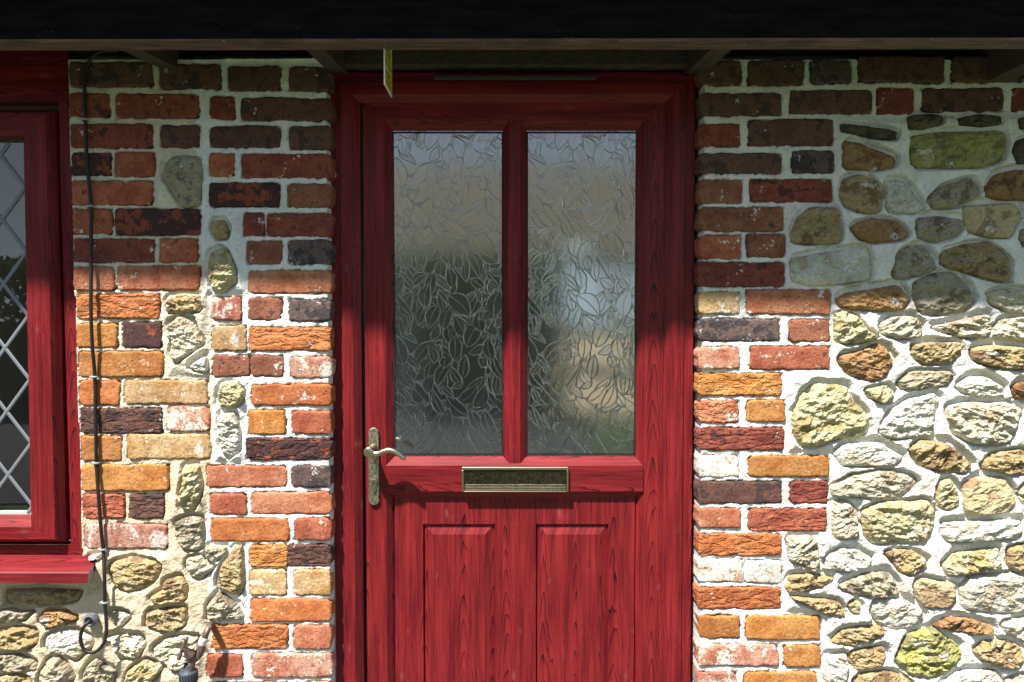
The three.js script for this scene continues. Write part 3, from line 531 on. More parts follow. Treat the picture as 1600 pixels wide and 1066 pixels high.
const lx0 = U(570.5, 600, ZL)[0], lx1 = U(1041, 600, ZL)[0], lyT = U(800, 153.5, ZL)[1] + 0.004, lyB = U(800, 1250, ZL)[1];
const gRect = RECT(615, 205, 993, 712, ZG), bev = U(615, 500, ZG)[0] - U(602, 500, ZL)[0];
const gx0 = U(615.5, 500, ZG)[0], gx1 = U(993, 500, ZG)[0], gy1 = U(800, 206, ZG)[1], gy0 = U(800, 711, ZG)[1];
const sx0 = U(602, 500, ZL)[0], sx1 = U(1005.5, 500, ZL)[0], ty = U(800, 187, ZL)[1];
const my1 = U(800, 728, ZR)[1], my0 = U(800, 768, ZR)[1];
const rx0 = U(602.5, 745, ZR)[0], rx1 = U(1005, 745, ZR)[0];
{
  // stiles: flat, edge return, and the bevel falling to the glass and the lower panel
  const pl = [lx0, lx1], zb = -0.1, yb = lyB;
  part('stile', faces([[[lx0, yb, ZL - 0.002], [lx0 + 0.002, yb, ZL], [lx0 + 0.002, lyT, ZL], [lx0, lyT, ZL - 0.002]], [[lx0, yb, zb], [lx0, yb, ZL - 0.002], [lx0, lyT, ZL - 0.002], [lx0, lyT, zb]], [[lx0 + 0.002, yb, ZL], [sx0, yb, ZL], [sx0, ty, ZL], [lx0 + 0.002, lyT, ZL]], [[sx0, yb, ZL], [gx0 + 0.0015, yb, ZG - 0.004], [gx0 + 0.0015, gy1, ZG - 0.004], [sx0, ty, ZL]]], true, [0.13, 0.4]), foil, door);
  part('stile', faces([[[sx1, yb, ZL], [lx1 - 0.002, yb, ZL], [lx1 - 0.002, lyT, ZL], [sx1, ty, ZL]], [[lx1 - 0.002, yb, ZL], [lx1, yb, ZL - 0.002], [lx1, lyT, ZL - 0.002], [lx1 - 0.002, lyT, ZL]], [[lx1, yb, ZL - 0.002], [lx1, yb, zb], [lx1, lyT, zb], [lx1, lyT, ZL - 0.002]], [[gx1 - 0.0015, yb, ZG - 0.004], [sx1, yb, ZL], [sx1, ty, ZL], [gx1 - 0.0015, gy1, ZG - 0.004]]], true, [0.71, 0.12]), foil, door);
  part('top_rail', faces([[[sx0, ty, ZL], [sx1, ty, ZL], [lx1 - 0.002, lyT, ZL], [lx0 + 0.002, lyT, ZL]], [[gx0, gy1 + 0.001, ZG - 0.004], [gx1, gy1 + 0.001, ZG - 0.004], [sx1, ty, ZL], [sx0, ty, ZL]], [[lx0, lyT, ZL], [lx1, lyT, ZL], [lx1, lyT, zb], [lx0, lyT, zb]]], false, [0.3, 0.2]), foil, door);
  // middle rail: standing block with bevelled edges all round
  const by1 = U(800, 713, ZG)[1], by0 = U(800, 778.5, ZP)[1], bx0 = gx0 + 0.001, bx1 = gx1 - 0.001;
  part('middle_rail', faces([[[rx0, my0, ZR], [rx1, my0, ZR], [rx1, my1, ZR], [rx0, my1, ZR]], [[rx0, my1, ZR], [rx1, my1, ZR], [bx1, by1, ZG - 0.003], [bx0, by1, ZG - 0.003]], [[bx0, by0, ZP - 0.002], [bx1, by0, ZP - 0.002], [rx1, my0, ZR], [rx0, my0, ZR]], [[bx0, by0, ZP - 0.002], [rx0, my0, ZR], [rx0, my1, ZR], [bx0, by1, ZG - 0.003]], [[rx1, my0, ZR], [bx1, by0, ZP - 0.002], [bx1, by1, ZG - 0.003], [rx1, my1, ZR]]], false, [0.55, 0.63]), foil, door);
  // mullion with a bevel on both sides and mitred ends
  const a = U(785, 500, ZG)[0], b = U(824, 500, ZG)[0], c = U(795.5, 500, ZL)[0], d = U(813, 500, ZL)[0], h = 0.019;
  part('mullion', faces([[[c, my1 + 0.001, ZL], [d, my1 + 0.001, ZL], [d, ty, ZL], [c, ty, ZL]], [[a, my1 + 0.024, ZG - 0.004], [c, my1 + 0.001, ZL], [c, ty, ZL], [a, ty - 0.028, ZG - 0.004]], [[d, my1 + 0.001, ZL], [b, my1 + 0.024, ZG - 0.004], [b, ty - 0.028, ZG - 0.004], [d, ty, ZL]]], true, [0.42, 0.31]), foil, door);
  // lower panel: flat ground with two fielded panels let into it
  const F = [[661, 774], [837, 951]].map(([p, q]) => [U(p, 900, ZP)[0], U(q, 900, ZP)[0]]), fT = U(800, 819, ZP)[1], fB = 0.3;
  const g = [], Y1 = by0 + 0.01, Y0 = lyB, X = [gx0, F[0][0], F[0][1], F[1][0], F[1][1], gx1];
  for (const k of [0, 2, 4]) g.push([[X[k], Y0, ZP], [X[k + 1], Y0, ZP], [X[k + 1], Y1, ZP], [X[k], Y1, ZP]]);
  for (const k of [1, 3]) g.push([[X[k], fT, ZP], [X[k + 1], fT, ZP], [X[k + 1], Y1, ZP], [X[k], Y1, ZP]], [[X[k], Y0, ZP], [X[k + 1], Y0, ZP], [X[k + 1], fB, ZP], [X[k], fB, ZP]]);
  part('lower_panel', faces(g, true, [0.21, 0.77]), foil, door);
  F.forEach(([a0, a1], i) => {
    const e = 0.03, zi = ZP - 0.009, o = [a0, fB, a1, fT], n = [a0 + e, fB + e, a1 - e, fT - e], C = (r, z) => [[r[0], r[1], z], [r[2], r[1], z], [r[2], r[3], z], [r[0], r[3], z]];
    const s = C(o, ZP), t = C([a0 + 0.003, fB + 0.003, a1 - 0.003, fT - 0.003], zi), f = C(n, ZP + 0.001), q = [[f[0], f[1], f[2], f[3]]];
    for (let k = 0; k < 4; k++) { const m = (k + 1) % 4; q.push([s[k], s[m], t[m], t[k]], [t[k], t[m], f[m], f[k]]); }
    part('fielded_panel', faces(q, true, [0.21 + 0.003 * i, 0.77 + 0.01 * i]), foil, door);
  });
  part('door_back', mergeGeometries([box(lx0 + 0.001, gx0, lyB, lyT - 0.001, -0.104, -0.0995), box(gx1, lx1 - 0.001, lyB, lyT - 0.001, -0.104, -0.0995), box(gx0, gx1, lyB, my1, -0.104, -0.0995), box(gx0, gx1, gy1, lyT - 0.001, -0.104, -0.0995)]), new THREE.MeshStandardMaterial({ color: 0x4a2020, roughness: 0.6 }), door);
}
// obscured glass: pressed leaf pattern
const leafTex = (() => {
  const N = 1024, M = 1024, W = 0.5, s = N / W, h = new Float32Array(N * M), cov = new Float32Array(N * M);
  seed = 99;
  for (let n = 0; n < 330; n++) {
    const cx = rnd() * W, cy = rnd() * W, an = Math.PI / 2 + rr(-1.1, 1.1) + (rnd() < 0.2 ? Math.PI : 0), L = rr(0.03, 0.09), wd = L * rr(0.16, 0.3), ca = Math.cos(an), sa = Math.sin(an), g1 = rr(-1, 1), g2 = rr(-1, 1), bend = rr(-0.25, 0.25), lv = rr(0.3, 0.55);
    const R = Math.ceil(L * 0.62 * s);
    for (let dy = -R; dy <= R; dy++) for (let dx = -R; dx <= R; dx++) {
      const X = dx / s, Y = dy / s, u = (X * ca + Y * sa) / (L / 2); if (u < -1.05 || u > 1.05) continue;
      let v = (-X * sa + Y * ca) + bend * L * (u * u - 0.5) * 0.5;
      const half = wd * Math.pow(Math.max(0, 1 - u * u), 0.8) * (1 - 0.25 * u);
      const e = Math.abs(v) - half;
      if (e > 0.0014) continue;
      const ix = ((Math.round(cx * s) + dx) % N + N) % N, iy = ((Math.round(cy * s) + dy) % M + M) % M, k = iy * N + ix;
      const rim = Math.exp(-Math.pow(e / 0.0009, 2)), vein = Math.exp(-Math.pow(v / 0.0007, 2)) * 0.35;
      const side = 0.12 * Math.sin((u * 9 + Math.abs(v) / wd * 3) * 1.6) * 0.3;
      const val = lv + 0.1 * g1 * u + 0.12 * g2 * v / wd - side * 0.25 + vein * 0.35;
      if (e < 0) h[k] = val;
      { const br = 0.25 + 0.75 * sst(-0.15, 0.25, smp(fMid, (cx + X) / W, (cy + Y) / W)); h[k] = Math.max(h[k], lerp(h[k], 0.95, rim * 0.75 * br)); } cov[k] = 1;
    }
  }
  for (let k = 0; k < N * M; k++) if (!cov[k]) h[k] = 0.35;
  return tex(N, M, (x, y) => { const k = (a, b) => h[((y + b + M) % M) * N + (x + a + N) % N]; return (k(0, 0) * 4 + k(1, 0) * 2 + k(-1, 0) * 2 + k(0, 1) * 2 + k(0, -1) * 2 + k(1, 1) + k(-1, 1) + k(1, -1) + k(-1, -1)) / 16; }, { srgb: false });
})();
seed = 31337;
const obscure = new THREE.MeshPhysicalMaterial({ color: 0xffffff, roughness: 0.07, transmission: 1, thickness: 0.004, ior: 2.3, bumpMap: leafTex, bumpScale: 0.0008, attenuationColor: new THREE.Color(0.75, 0.85, 0.82), attenuationDistance: 0.03 });
for (const [a, b, l] of [[613, 786.5, 'lock side pane of leaf-pattern obscured glass'], [822.5, 995, 'hinge side pane of leaf-pattern obscured glass']]) {
  const x0 = U(a, 500, ZG)[0], x1 = U(b, 500, ZG)[0], g = box(x0, x1, gy0 - 0.006, gy1 + 0.006, ZG - 0.008, ZG - 0.002), p = g.attributes.position, uv = g.attributes.uv;
  for (let i = 0; i < p.count; i++) uv.setXY(i, p.getX(i) / 0.5 + (a < 700 ? 0.1 : 0.37), p.getY(i) / 0.5);
  part('glass_pane', g, obscure, door, l);
}
// dark glazing gasket round each pane
const gasket = new THREE.MeshStandardMaterial({ color: 0x0c0c0d, roughness: 0.6 });
for (const [a, b] of [[614.5, 786], [823, 994]]) {
  const x0 = U(a, 500, ZG)[0], x1 = U(b, 500, ZG)[0], w = 0.0035;
  part('gasket', mergeGeometries([box(x0, x0 + w, gy0, gy1, ZG - 0.002, ZG - 0.0005), box(x1 - w, x1, gy0, gy1, ZG - 0.002, ZG - 0.0005), box(x0 + w, x1 - w, gy0, gy0 + w, ZG - 0.002, ZG - 0.0005), box(x0 + w, x1 - w, gy1 - w, gy1, ZG - 0.002, ZG - 0.0005)]), gasket, door);
}
// handle
const brassMap = tex(256, 256, (x, y) => { const f = smp(fPit, x / 256 * 2, y / 256 * 2), g = smp(fMid, x / 256, y / 256); return mix3([0.5, 0.45, 0.33], [0.07, 0.06, 0.045], sst(-0.1, 0.25, f + 0.5 * g)); });
const brassBump = tex(256, 256, (x, y) => 0.5 - 0.5 * smp(fPit, x / 256 * 2, y / 256 * 2), { srgb: false });
const hammered = new THREE.MeshStandardMaterial({ map: brassMap, metalness: 0.9, roughness: 0.36, bumpMap: brassBump, bumpScale: 0.0012 });
const brass = new THREE.MeshStandardMaterial({ color: new THREE.Color().setRGB(0.5, 0.43, 0.3), metalness: 1, roughness: 0.3 });
const darkBrass = new THREE.MeshStandardMaterial({ color: new THREE.Color().setRGB(0.09, 0.07, 0.045), metalness: 0.9, roughness: 0.4 });
function tube(pts, radius, seg = 40, rad = 12, taper) {
  const c = new THREE.CatmullRomCurve3(pts.map(p => new THREE.Vector3(...p))), g = new THREE.TubeGeometry(c, seg, radius, rad, false);
  const p = g.attributes.position, v = new THREE.Vector3(), q = new THREE.Vector3();
  if (taper) for (let i = 0; i <= seg; i++) { c.getPointAt(i / seg, q); const [k, kz] = taper(i / seg); for (let j = 0; j <= rad; j++) { const n = i * (rad + 1) + j; v.fromBufferAttribute(p, n).sub(q); p.setXYZ(n, q.x + v.x * k, q.y + v.y * k, q.z + v.z * kz); } }
  g.computeVertexNormals();
  const e = [g];
  for (const t of [0, 1]) { const k = taper ? taper(t)[0] : 1, s = new THREE.SphereGeometry(radius * k * 0.99, rad, 8); c.getPointAt(t, q); s.translate(q.x, q.y, q.z); e.push(s); }
  return mergeGeometries(e);
}
const spin = (pts, n = 24) => new THREE.LatheGeometry(pts.map(p => new THREE.Vector2(...p)), n);
{
  const handle = new THREE.Group(); handle.name = 'handle'; handle.userData.label = 'antique brass lever handle on a long hammered backplate'; door.add(handle);
  const a = U(574.8, 668.5, ZL + 0.008), b = U(592.4, 790, ZL + 0.008), w = (b[0] - a[0]) / 2, h = (a[1] - b[1]) / 2, cx = (a[0] + b[0]) / 2, cy = (a[1] + b[1]) / 2;
  const sh = new THREE.Shape(); sh.moveTo(-w, -(h - w)); sh.absarc(0, -(h - w), w, Math.PI, 2 * Math.PI); sh.lineTo(w, h - w); sh.absarc(0, h - w, w, 0, Math.PI);
  const g = new THREE.ExtrudeGeometry(sh, { depth: 0.006, bevelEnabled: true, bevelThickness: 0.003, bevelSize: 0.003, bevelOffset: -0.003, bevelSegments: 3, curveSegments: 16 });
  const p = g.attributes.position, uv = g.attributes.uv; for (let i = 0; i < p.count; i++) uv.setXY(i, p.getX(i) / 0.09, p.getY(i) / 0.09);
  g.translate(cx, cy, ZL); part('backplate', g, hammered, handle);
  const sy = U(583, 700, ZL)[1], sx = U(583, 700, ZL)[0];
  const n = spin([[0.0125, 0], [0.0125, 0.004], [0.009, 0.012], [0.0085, 0.034], [0.011, 0.042], [0.0145, 0.05], [0.0145, 0.058], [0.012, 0.062], [0, 0.063]]); n.rotateX(Math.PI / 2); n.translate(sx, sy, ZL + 0.008);
  part('spindle_boss', n, brass, handle);
  const zl = ZL + 0.062, L = [[577, 706.5], [583, 709.5], [591, 709], [598, 706], [607, 703.6], [616, 705.3], [624, 710], [630.5, 715.5]].map(q => U(q[0], q[1], zl));
  part('lever', tube(L, 0.0075, 48, 14, t => [lerp(1.2, 0.95, sst(0, 0.3, t)), lerp(0.8, 1, t)]), brass, handle);
  const k = U(584, 754, ZL + 0.012), ky = new THREE.Shape(); ky.absarc(0, 0, 0.0085, -0.9, Math.PI + 0.9); ky.lineTo(-0.005, -0.02); ky.absarc(0, -0.02, 0.005, Math.PI, 2 * Math.PI);
  const kg = new THREE.ExtrudeGeometry(ky, { depth: 0.005, bevelEnabled: true, bevelThickness: 0.001, bevelSize: 0.001, bevelSegments: 2 }); kg.translate(k[0], k[1], ZL + 0.008);
  part('lock_cylinder', kg, brass, handle);
  const kh = new THREE.BoxGeometry(0.0022, 0.008, 0.002); kh.translate(k[0], k[1], ZL + 0.0145); part('keyhole', kh, darkBrass, handle);
}
{ // letter plate
  const lp = new THREE.Group(); lp.name = 'letter_plate'; lp.userData.label = 'antique brass letter plate with ribbed flap'; door.add(lp);
  const z = ZR + 0.012, a = U(721.5, 769.5, z), b = U(888.5, 730, z), [X0, Y0] = a, [X1, Y1] = b;
  part('surround', mergeGeometries([box(X0, X1, Y1 - 0.0085, Y1, ZR, z, 0.003), box(X0, X0 + 0.0055, Y0, Y1 - 0.009, ZR, z - 0.001, 0.002), box(X1 - 0.0055, X1, Y0, Y1 - 0.009, ZR, z - 0.001, 0.002), box(X0 + 0.0056, X1 - 0.0056, Y0, Y0 + 0.003, ZR, z - 0.002, 0.001)]), brass, lp);
  const flapM = new THREE.MeshStandardMaterial({ map: brassMap, color: new THREE.Color().setRGB(0.34, 0.31, 0.28), metalness: 0.95, roughness: 0.14, bumpMap: brassBump, bumpScale: 0.0003 });
  const fg = box(X0 + 0.006, X1 - 0.006, Y0 + 0.0035, Y1 - 0.0135, ZR + 0.001, ZR + 0.0065, 0.001), uv = fg.attributes.uv, p = fg.attributes.position;
  for (let i = 0; i < p.count; i++) uv.setXY(i, p.getX(i) / 0.12, p.getY(i) / 0.12);
  const flap = part('flap', fg, flapM, lp);
  for (let i = 0; i < 4; i++) part('rib', box(X0 + 0.008, X1 - 0.008, Y0 + 0.006 + i * 0.0045, Y0 + 0.008 + i * 0.0045, ZR + 0.006, ZR + 0.0078, 0.0008), hammered, flap);
  part('shadow_gap_bar', box(X0 + 0.006, X1 - 0.006, Y1 - 0.0125, Y1 - 0.0095, ZR + 0.0005, ZR + 0.004), darkBrass, lp);
}

// ------------------------------------------------------------------ leaded window
const win = thing('leaded_window', 'red wood-grain casement window with diamond leaded glass above a projecting sill', 'window');
{
  const ZW = -0.04, ZS = -0.012, ZGL = -0.05;
  const X = (px, py, z) => U(px, py, z)[0];
  // outer frame: front face from the brick to the sash, leaning with the brickwork
  const yB = U(60, 866, ZW)[1], yT = YTOP + 0.05;
  const fo = [X(108, 150, ZW), X(132, 866, ZW)], at = (y, a, b) => { const y0 = U(60, 150, ZW)[1], y1 = U(60, 866, ZW)[1]; return lerp(a, b, (y - y0) / (y1 - y0)); };
  const prof = (pa, pb) => y => at(y, X(pa, 150, ZW), X(pb, 866, ZW));
  const o1 = prof(109, 132), o0 = prof(91, 111);
  const xl = -1.95;
  part('frame_jamb', faces([[[o0(yB), yB, ZW], [o1(yB), yB, ZW], [o1(yT), yT, ZW], [o0(yT), yT, ZW]], [[o1(yB), yB, ZW], [o1(yB), yB, -0.12], [o1(yT), yT, -0.12], [o1(yT), yT, ZW]], [[o0(yB), yB, -0.075], [o0(yB), yB, ZW], [o0(yT), yT, ZW], [o0(yT), yT, -0.075]]], true, [0.05, 0.3]), foil, win);
  part('frame_jamb', faces([[[xl, yB, ZW], [xl + 0.04, yB, ZW], [xl + 0.04, yT, ZW], [xl, yT, ZW]], [[xl + 0.04, yB, ZW], [xl + 0.04, yB, -0.075], [xl + 0.04, yT, -0.075], [xl + 0.04, yT, ZW]]], true, [0.35, 0.3]), foil, win);
  const yb1 = U(60, 851, ZW)[1], yt0 = U(30, 160, ZW)[1];
  part('frame_sill_rail', faces([[[xl, yB, ZW], [o1(yB) - 0.001, yB, ZW + 0.0006], [o0(yb1), yb1, ZW + 0.0006], [xl, yb1, ZW]], [[xl, yb1, ZW], [o0(yb1), yb1, ZW], [o0(yb1), yb1, -0.075], [xl, yb1, -0.075]]], false, [0.15, 0.6]), foil, win);
  part('frame_head', faces([[[xl, yt0, ZW + 0.0006], [o1(yt0), yt0, ZW + 0.0006], [o1(yT), yT, ZW + 0.0006], [xl, yT, ZW + 0.0006]], [[xl, yt0, -0.075], [o1(yt0), yt0, -0.075], [o1(yt0), yt0, ZW], [xl, yt0, ZW]]], false, [0.15, 0.1]), foil, win);
  // sash: flat face, outer bevel, inner edge to the glass
  const gE = y => { const y0 = U(60, 219, ZGL)[1], y1 = U(60, 803, ZGL)[1]; return lerp(X(48.5, 219, ZGL), X(60, 803, ZGL), (y - y0) / (y1 - y0)); };
  const fi = y => gE(y) + 0.002, fOut = y => { const y0 = U(60, 219, ZS)[1], y1 = U(60, 840, ZS)[1]; return lerp(X(71, 219, ZS), X(86, 840, ZS), (y - y0) / (y1 - y0)); }, bOut = y => fOut(y) + 0.017;
  const gB = U(30, 804, ZGL)[1], gT = U(30, 217, ZGL)[1], fB = U(30, 824, ZS)[1] , fB2 = U(30, 843, ZS)[1], fT2 = U(30, 176, ZS)[1], xl2 = xl + 0.05;
  const bB = fB2 - 0.014, bT = fT2 + 0.014;
  part('sash_stile', faces([[[fi(gB), gB, ZGL], [fi(fB) + 0.002, fB, ZS], [fi(gT) + 0.002, gT, ZS], [fi(gT), gT, ZGL]], [[fi(fB) + 0.002, fB, ZS], [fOut(fB2), fB2, ZS], [fOut(fT2), fT2, ZS], [fi(gT) + 0.002, gT, ZS]], [[fOut(fB2), fB2, ZS], [bOut(bB), bB, ZS - 0.022], [bOut(bT), bT, ZS - 0.022], [fOut(fT2), fT2, ZS]], [[bOut(bB), bB, ZS - 0.022], [bOut(bB), bB, -0.075], [bOut(bT), bT, -0.075], [bOut(bT), bT, ZS - 0.022]]], true, [0.66, 0.15]), foil, win);
  part('sash_bottom_rail', faces([[[xl2, gB, ZGL], [fi(gB), gB, ZGL], [fi(fB) + 0.002, fB, ZS], [xl2, fB, ZS]], [[xl2, fB2, ZS], [fOut(fB2), fB2, ZS], [fi(fB) + 0.002, fB, ZS], [xl2, fB, ZS]], [[xl2, bB, ZS - 0.022], [bOut(bB), bB, ZS - 0.022], [fOut(fB2), fB2, ZS], [xl2, fB2, ZS]], [[xl2, bB, ZS - 0.022], [bOut(bB), bB, ZS - 0.022], [bOut(bB), bB, -0.075], [xl2, bB, -0.075]]], false, [0.36, 0.85]), foil, win);
  part('sash_top_rail', faces([[[xl2, gT, ZGL], [fi(gT), gT, ZGL], [fi(gT) + 0.002, gT, ZS], [xl2, gT, ZS]], [[xl2, gT, ZS], [fi(gT) + 0.002, gT, ZS], [fOut(fT2), fT2, ZS], [xl2, fT2, ZS]], [[xl2, fT2, ZS], [fOut(fT2), fT2, ZS], [bOut(bT), bT, ZS - 0.022], [xl2, bT, ZS - 0.022]]], false, [0.36, 0.45]), foil, win);
  part('sash_stile', faces([[[xl2 - 0.01, bB, ZS], [xl2 + 0.05, bB, ZS], [xl2 + 0.05, bT, ZS], [xl2 - 0.01, bT, ZS]], [[xl2 + 0.05, bB, ZS], [xl2 + 0.05, bB, ZGL], [xl2 + 0.05, bT, ZGL], [xl2 + 0.05, bT, ZS]]], true, [0.16, 0.15]), foil, win);
  const pane = new THREE.MeshPhysicalMaterial({ color: 0xffffff, roughness: 0.0, transmission: 1, thickness: 0, ior: 1.9 });
  const gl = new THREE.PlaneGeometry(gE(gB) + 0.01 - xl2, gT - gB + 0.02); gl.translate((gE(gB) + 0.01 + xl2) / 2, (gT + gB) / 2, ZGL - 0.004); part('glass_pane', gl, pane, win);
  const inner = faces([[[bOut(bB), bB, -0.075], [xl2, bB, -0.075], [xl2, gB, -0.075], [fi(gB), gB, -0.075]], [[bOut(bB), bB, -0.075], [bOut(bT), bT, -0.075], [fi(gT), gT, -0.075], [fi(gB), gB, -0.075]]], true);
  part('sash_back', inner, gasket, win);
  const white = new THREE.MeshStandardMaterial({ color: 0xd8d8d4, roughness: 0.5 });
  part('inner_bead', box(xl2, fi(gB) - 0.001, gB - 0.012, gB + 0.006, ZGL - 0.024, ZGL - 0.012, 0.002), white, win);
  // lead cames: two families of crossing strips
  const lead = new THREE.MeshStandardMaterial({ color: new THREE.Color().setRGB(0.22, 0.24, 0.27), metalness: 0.4, roughness: 0.5 });
  const c0 = U(43, 494, ZGL), sxp = (U(80.5, 494, ZGL)[0] - c0[0]), syp = c0[1] - U(43, 544, ZGL)[1], slope = syp / sxp;
  for (const sg of [1, -1]) for (let k = -9; k <= 9; k++) {
    // line y = c0.y + k * 2 * syp + sg * slope * (x - c0.x), cut to the pane
    const xs = []; const yAt = x => c0[1] + k * 2 * syp + sg * slope * (x - c0[0]);
    const n = 60; for (let i = 0; i <= n; i++) { const x = lerp(xl2 + 0.05, gE(c0[1]) + 0.02, i / n), y = yAt(x); if (y > gB + 0.002 && y < gT - 0.002 && x < gE(y) - 0.001) xs.push(x); }
    if (xs.length < 3) continue;
    const a = xs[0], b = xs[xs.length - 1], L = Math.hypot(b - a, yAt(b) - yAt(a)), g = new THREE.CylinderGeometry(0.0052, 0.0052, L, 10, 1); g.scale(1, 1, 0.4);
    g.rotateZ(-Math.atan2(b - a, yAt(b) - yAt(a))); g.translate((a + b) / 2, (yAt(a) + yAt(b)) / 2, ZGL - 0.003 + (sg > 0 ? 0.0004 : 0)); part('lead_came', g, lead, win);
  }
  // projecting sill
  const zf = 0.06, e0 = X(137.5, 905, zf), e1 = X(153, 872, ZW + 0.004), yb = U(60, 911.5, zf)[1], yf = U(60, 894, zf)[1], yk = yB - 0.001;
  const dusty = foil.clone(); dusty.sheen = 0.5; dusty.sheenRoughness = 0.6; dusty.sheenColor = new THREE.Color(0.9, 0.8, 0.8); dusty.roughness = 0.55;
  const yc = yf - 0.004, zc = zf - 0.004, em = e0 + 0.0016;
  part('window_sill', faces([[[xl, yf, zc], [em, yf, zc], [e1, yk, ZW - 0.002], [xl, yk, ZW - 0.002]], [[xl, yc, zf], [e0, yc, zf], [em, yf, zc], [xl, yf, zc]], [[xl, yb, zf], [e0, yb, zf], [e0, yc, zf], [xl, yc, zf]], [[xl, yb, zf], [xl, yb + 0.006, -0.03], [e1, yb + 0.006, -0.03], [e0, yb, zf]]], false, [0.4, 0.33]), dusty, win);
  part('sill_end_cap', faces([[[e0, yb, zf], [e1, yb + 0.006, -0.03], [e1, yk, ZW - 0.002], [em, yf, zc], [e0, yc, zf]].slice(0, 4), [[e0, yb, zf], [em, yf, zc], [e0, yc, zf]]], false), new THREE.MeshStandardMaterial({ color: new THREE.Color().setRGB(0.36, 0.27, 0.25), roughness: 0.6 }), win);
}

// ------------------------------------------------------------------ eaves over the wall
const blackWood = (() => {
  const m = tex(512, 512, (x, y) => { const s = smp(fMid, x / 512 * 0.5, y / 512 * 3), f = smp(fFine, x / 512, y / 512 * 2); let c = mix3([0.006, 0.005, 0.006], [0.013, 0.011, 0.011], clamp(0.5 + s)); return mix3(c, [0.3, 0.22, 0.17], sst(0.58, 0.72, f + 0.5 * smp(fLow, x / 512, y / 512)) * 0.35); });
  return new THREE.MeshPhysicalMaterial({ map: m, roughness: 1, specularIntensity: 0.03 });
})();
const wornWood = new THREE.MeshStandardMaterial({ map: tex(512, 512, (x, y) => { const s = smp(fMid, x / 512 * 0.5, y / 512 * 4), f = smp(fFine, x / 512, y / 512); return mix3(mix3([0.055, 0.04, 0.04], [0.17, 0.1, 0.08], clamp(0.5 + 1.2 * s)), [0.5, 0.42, 0.34], sst(0.4, 0.6, f) * 0.7); }), roughness: 0.8 });
const darkBoard = new THREE.MeshStandardMaterial({ map: tex(512, 512, (x, y) => { const s = smp(fMid, x / 512 * 4, y / 512 * 0.5); return mix3([0.04, 0.028, 0.024], [0.085, 0.058, 0.048], clamp(0.5 + s)); }), roughness: 0.85 });
const eaves = thing('timber_eaves', 'black timber eaves beam with exposed rafter feet overhanging the wall', 'eaves');
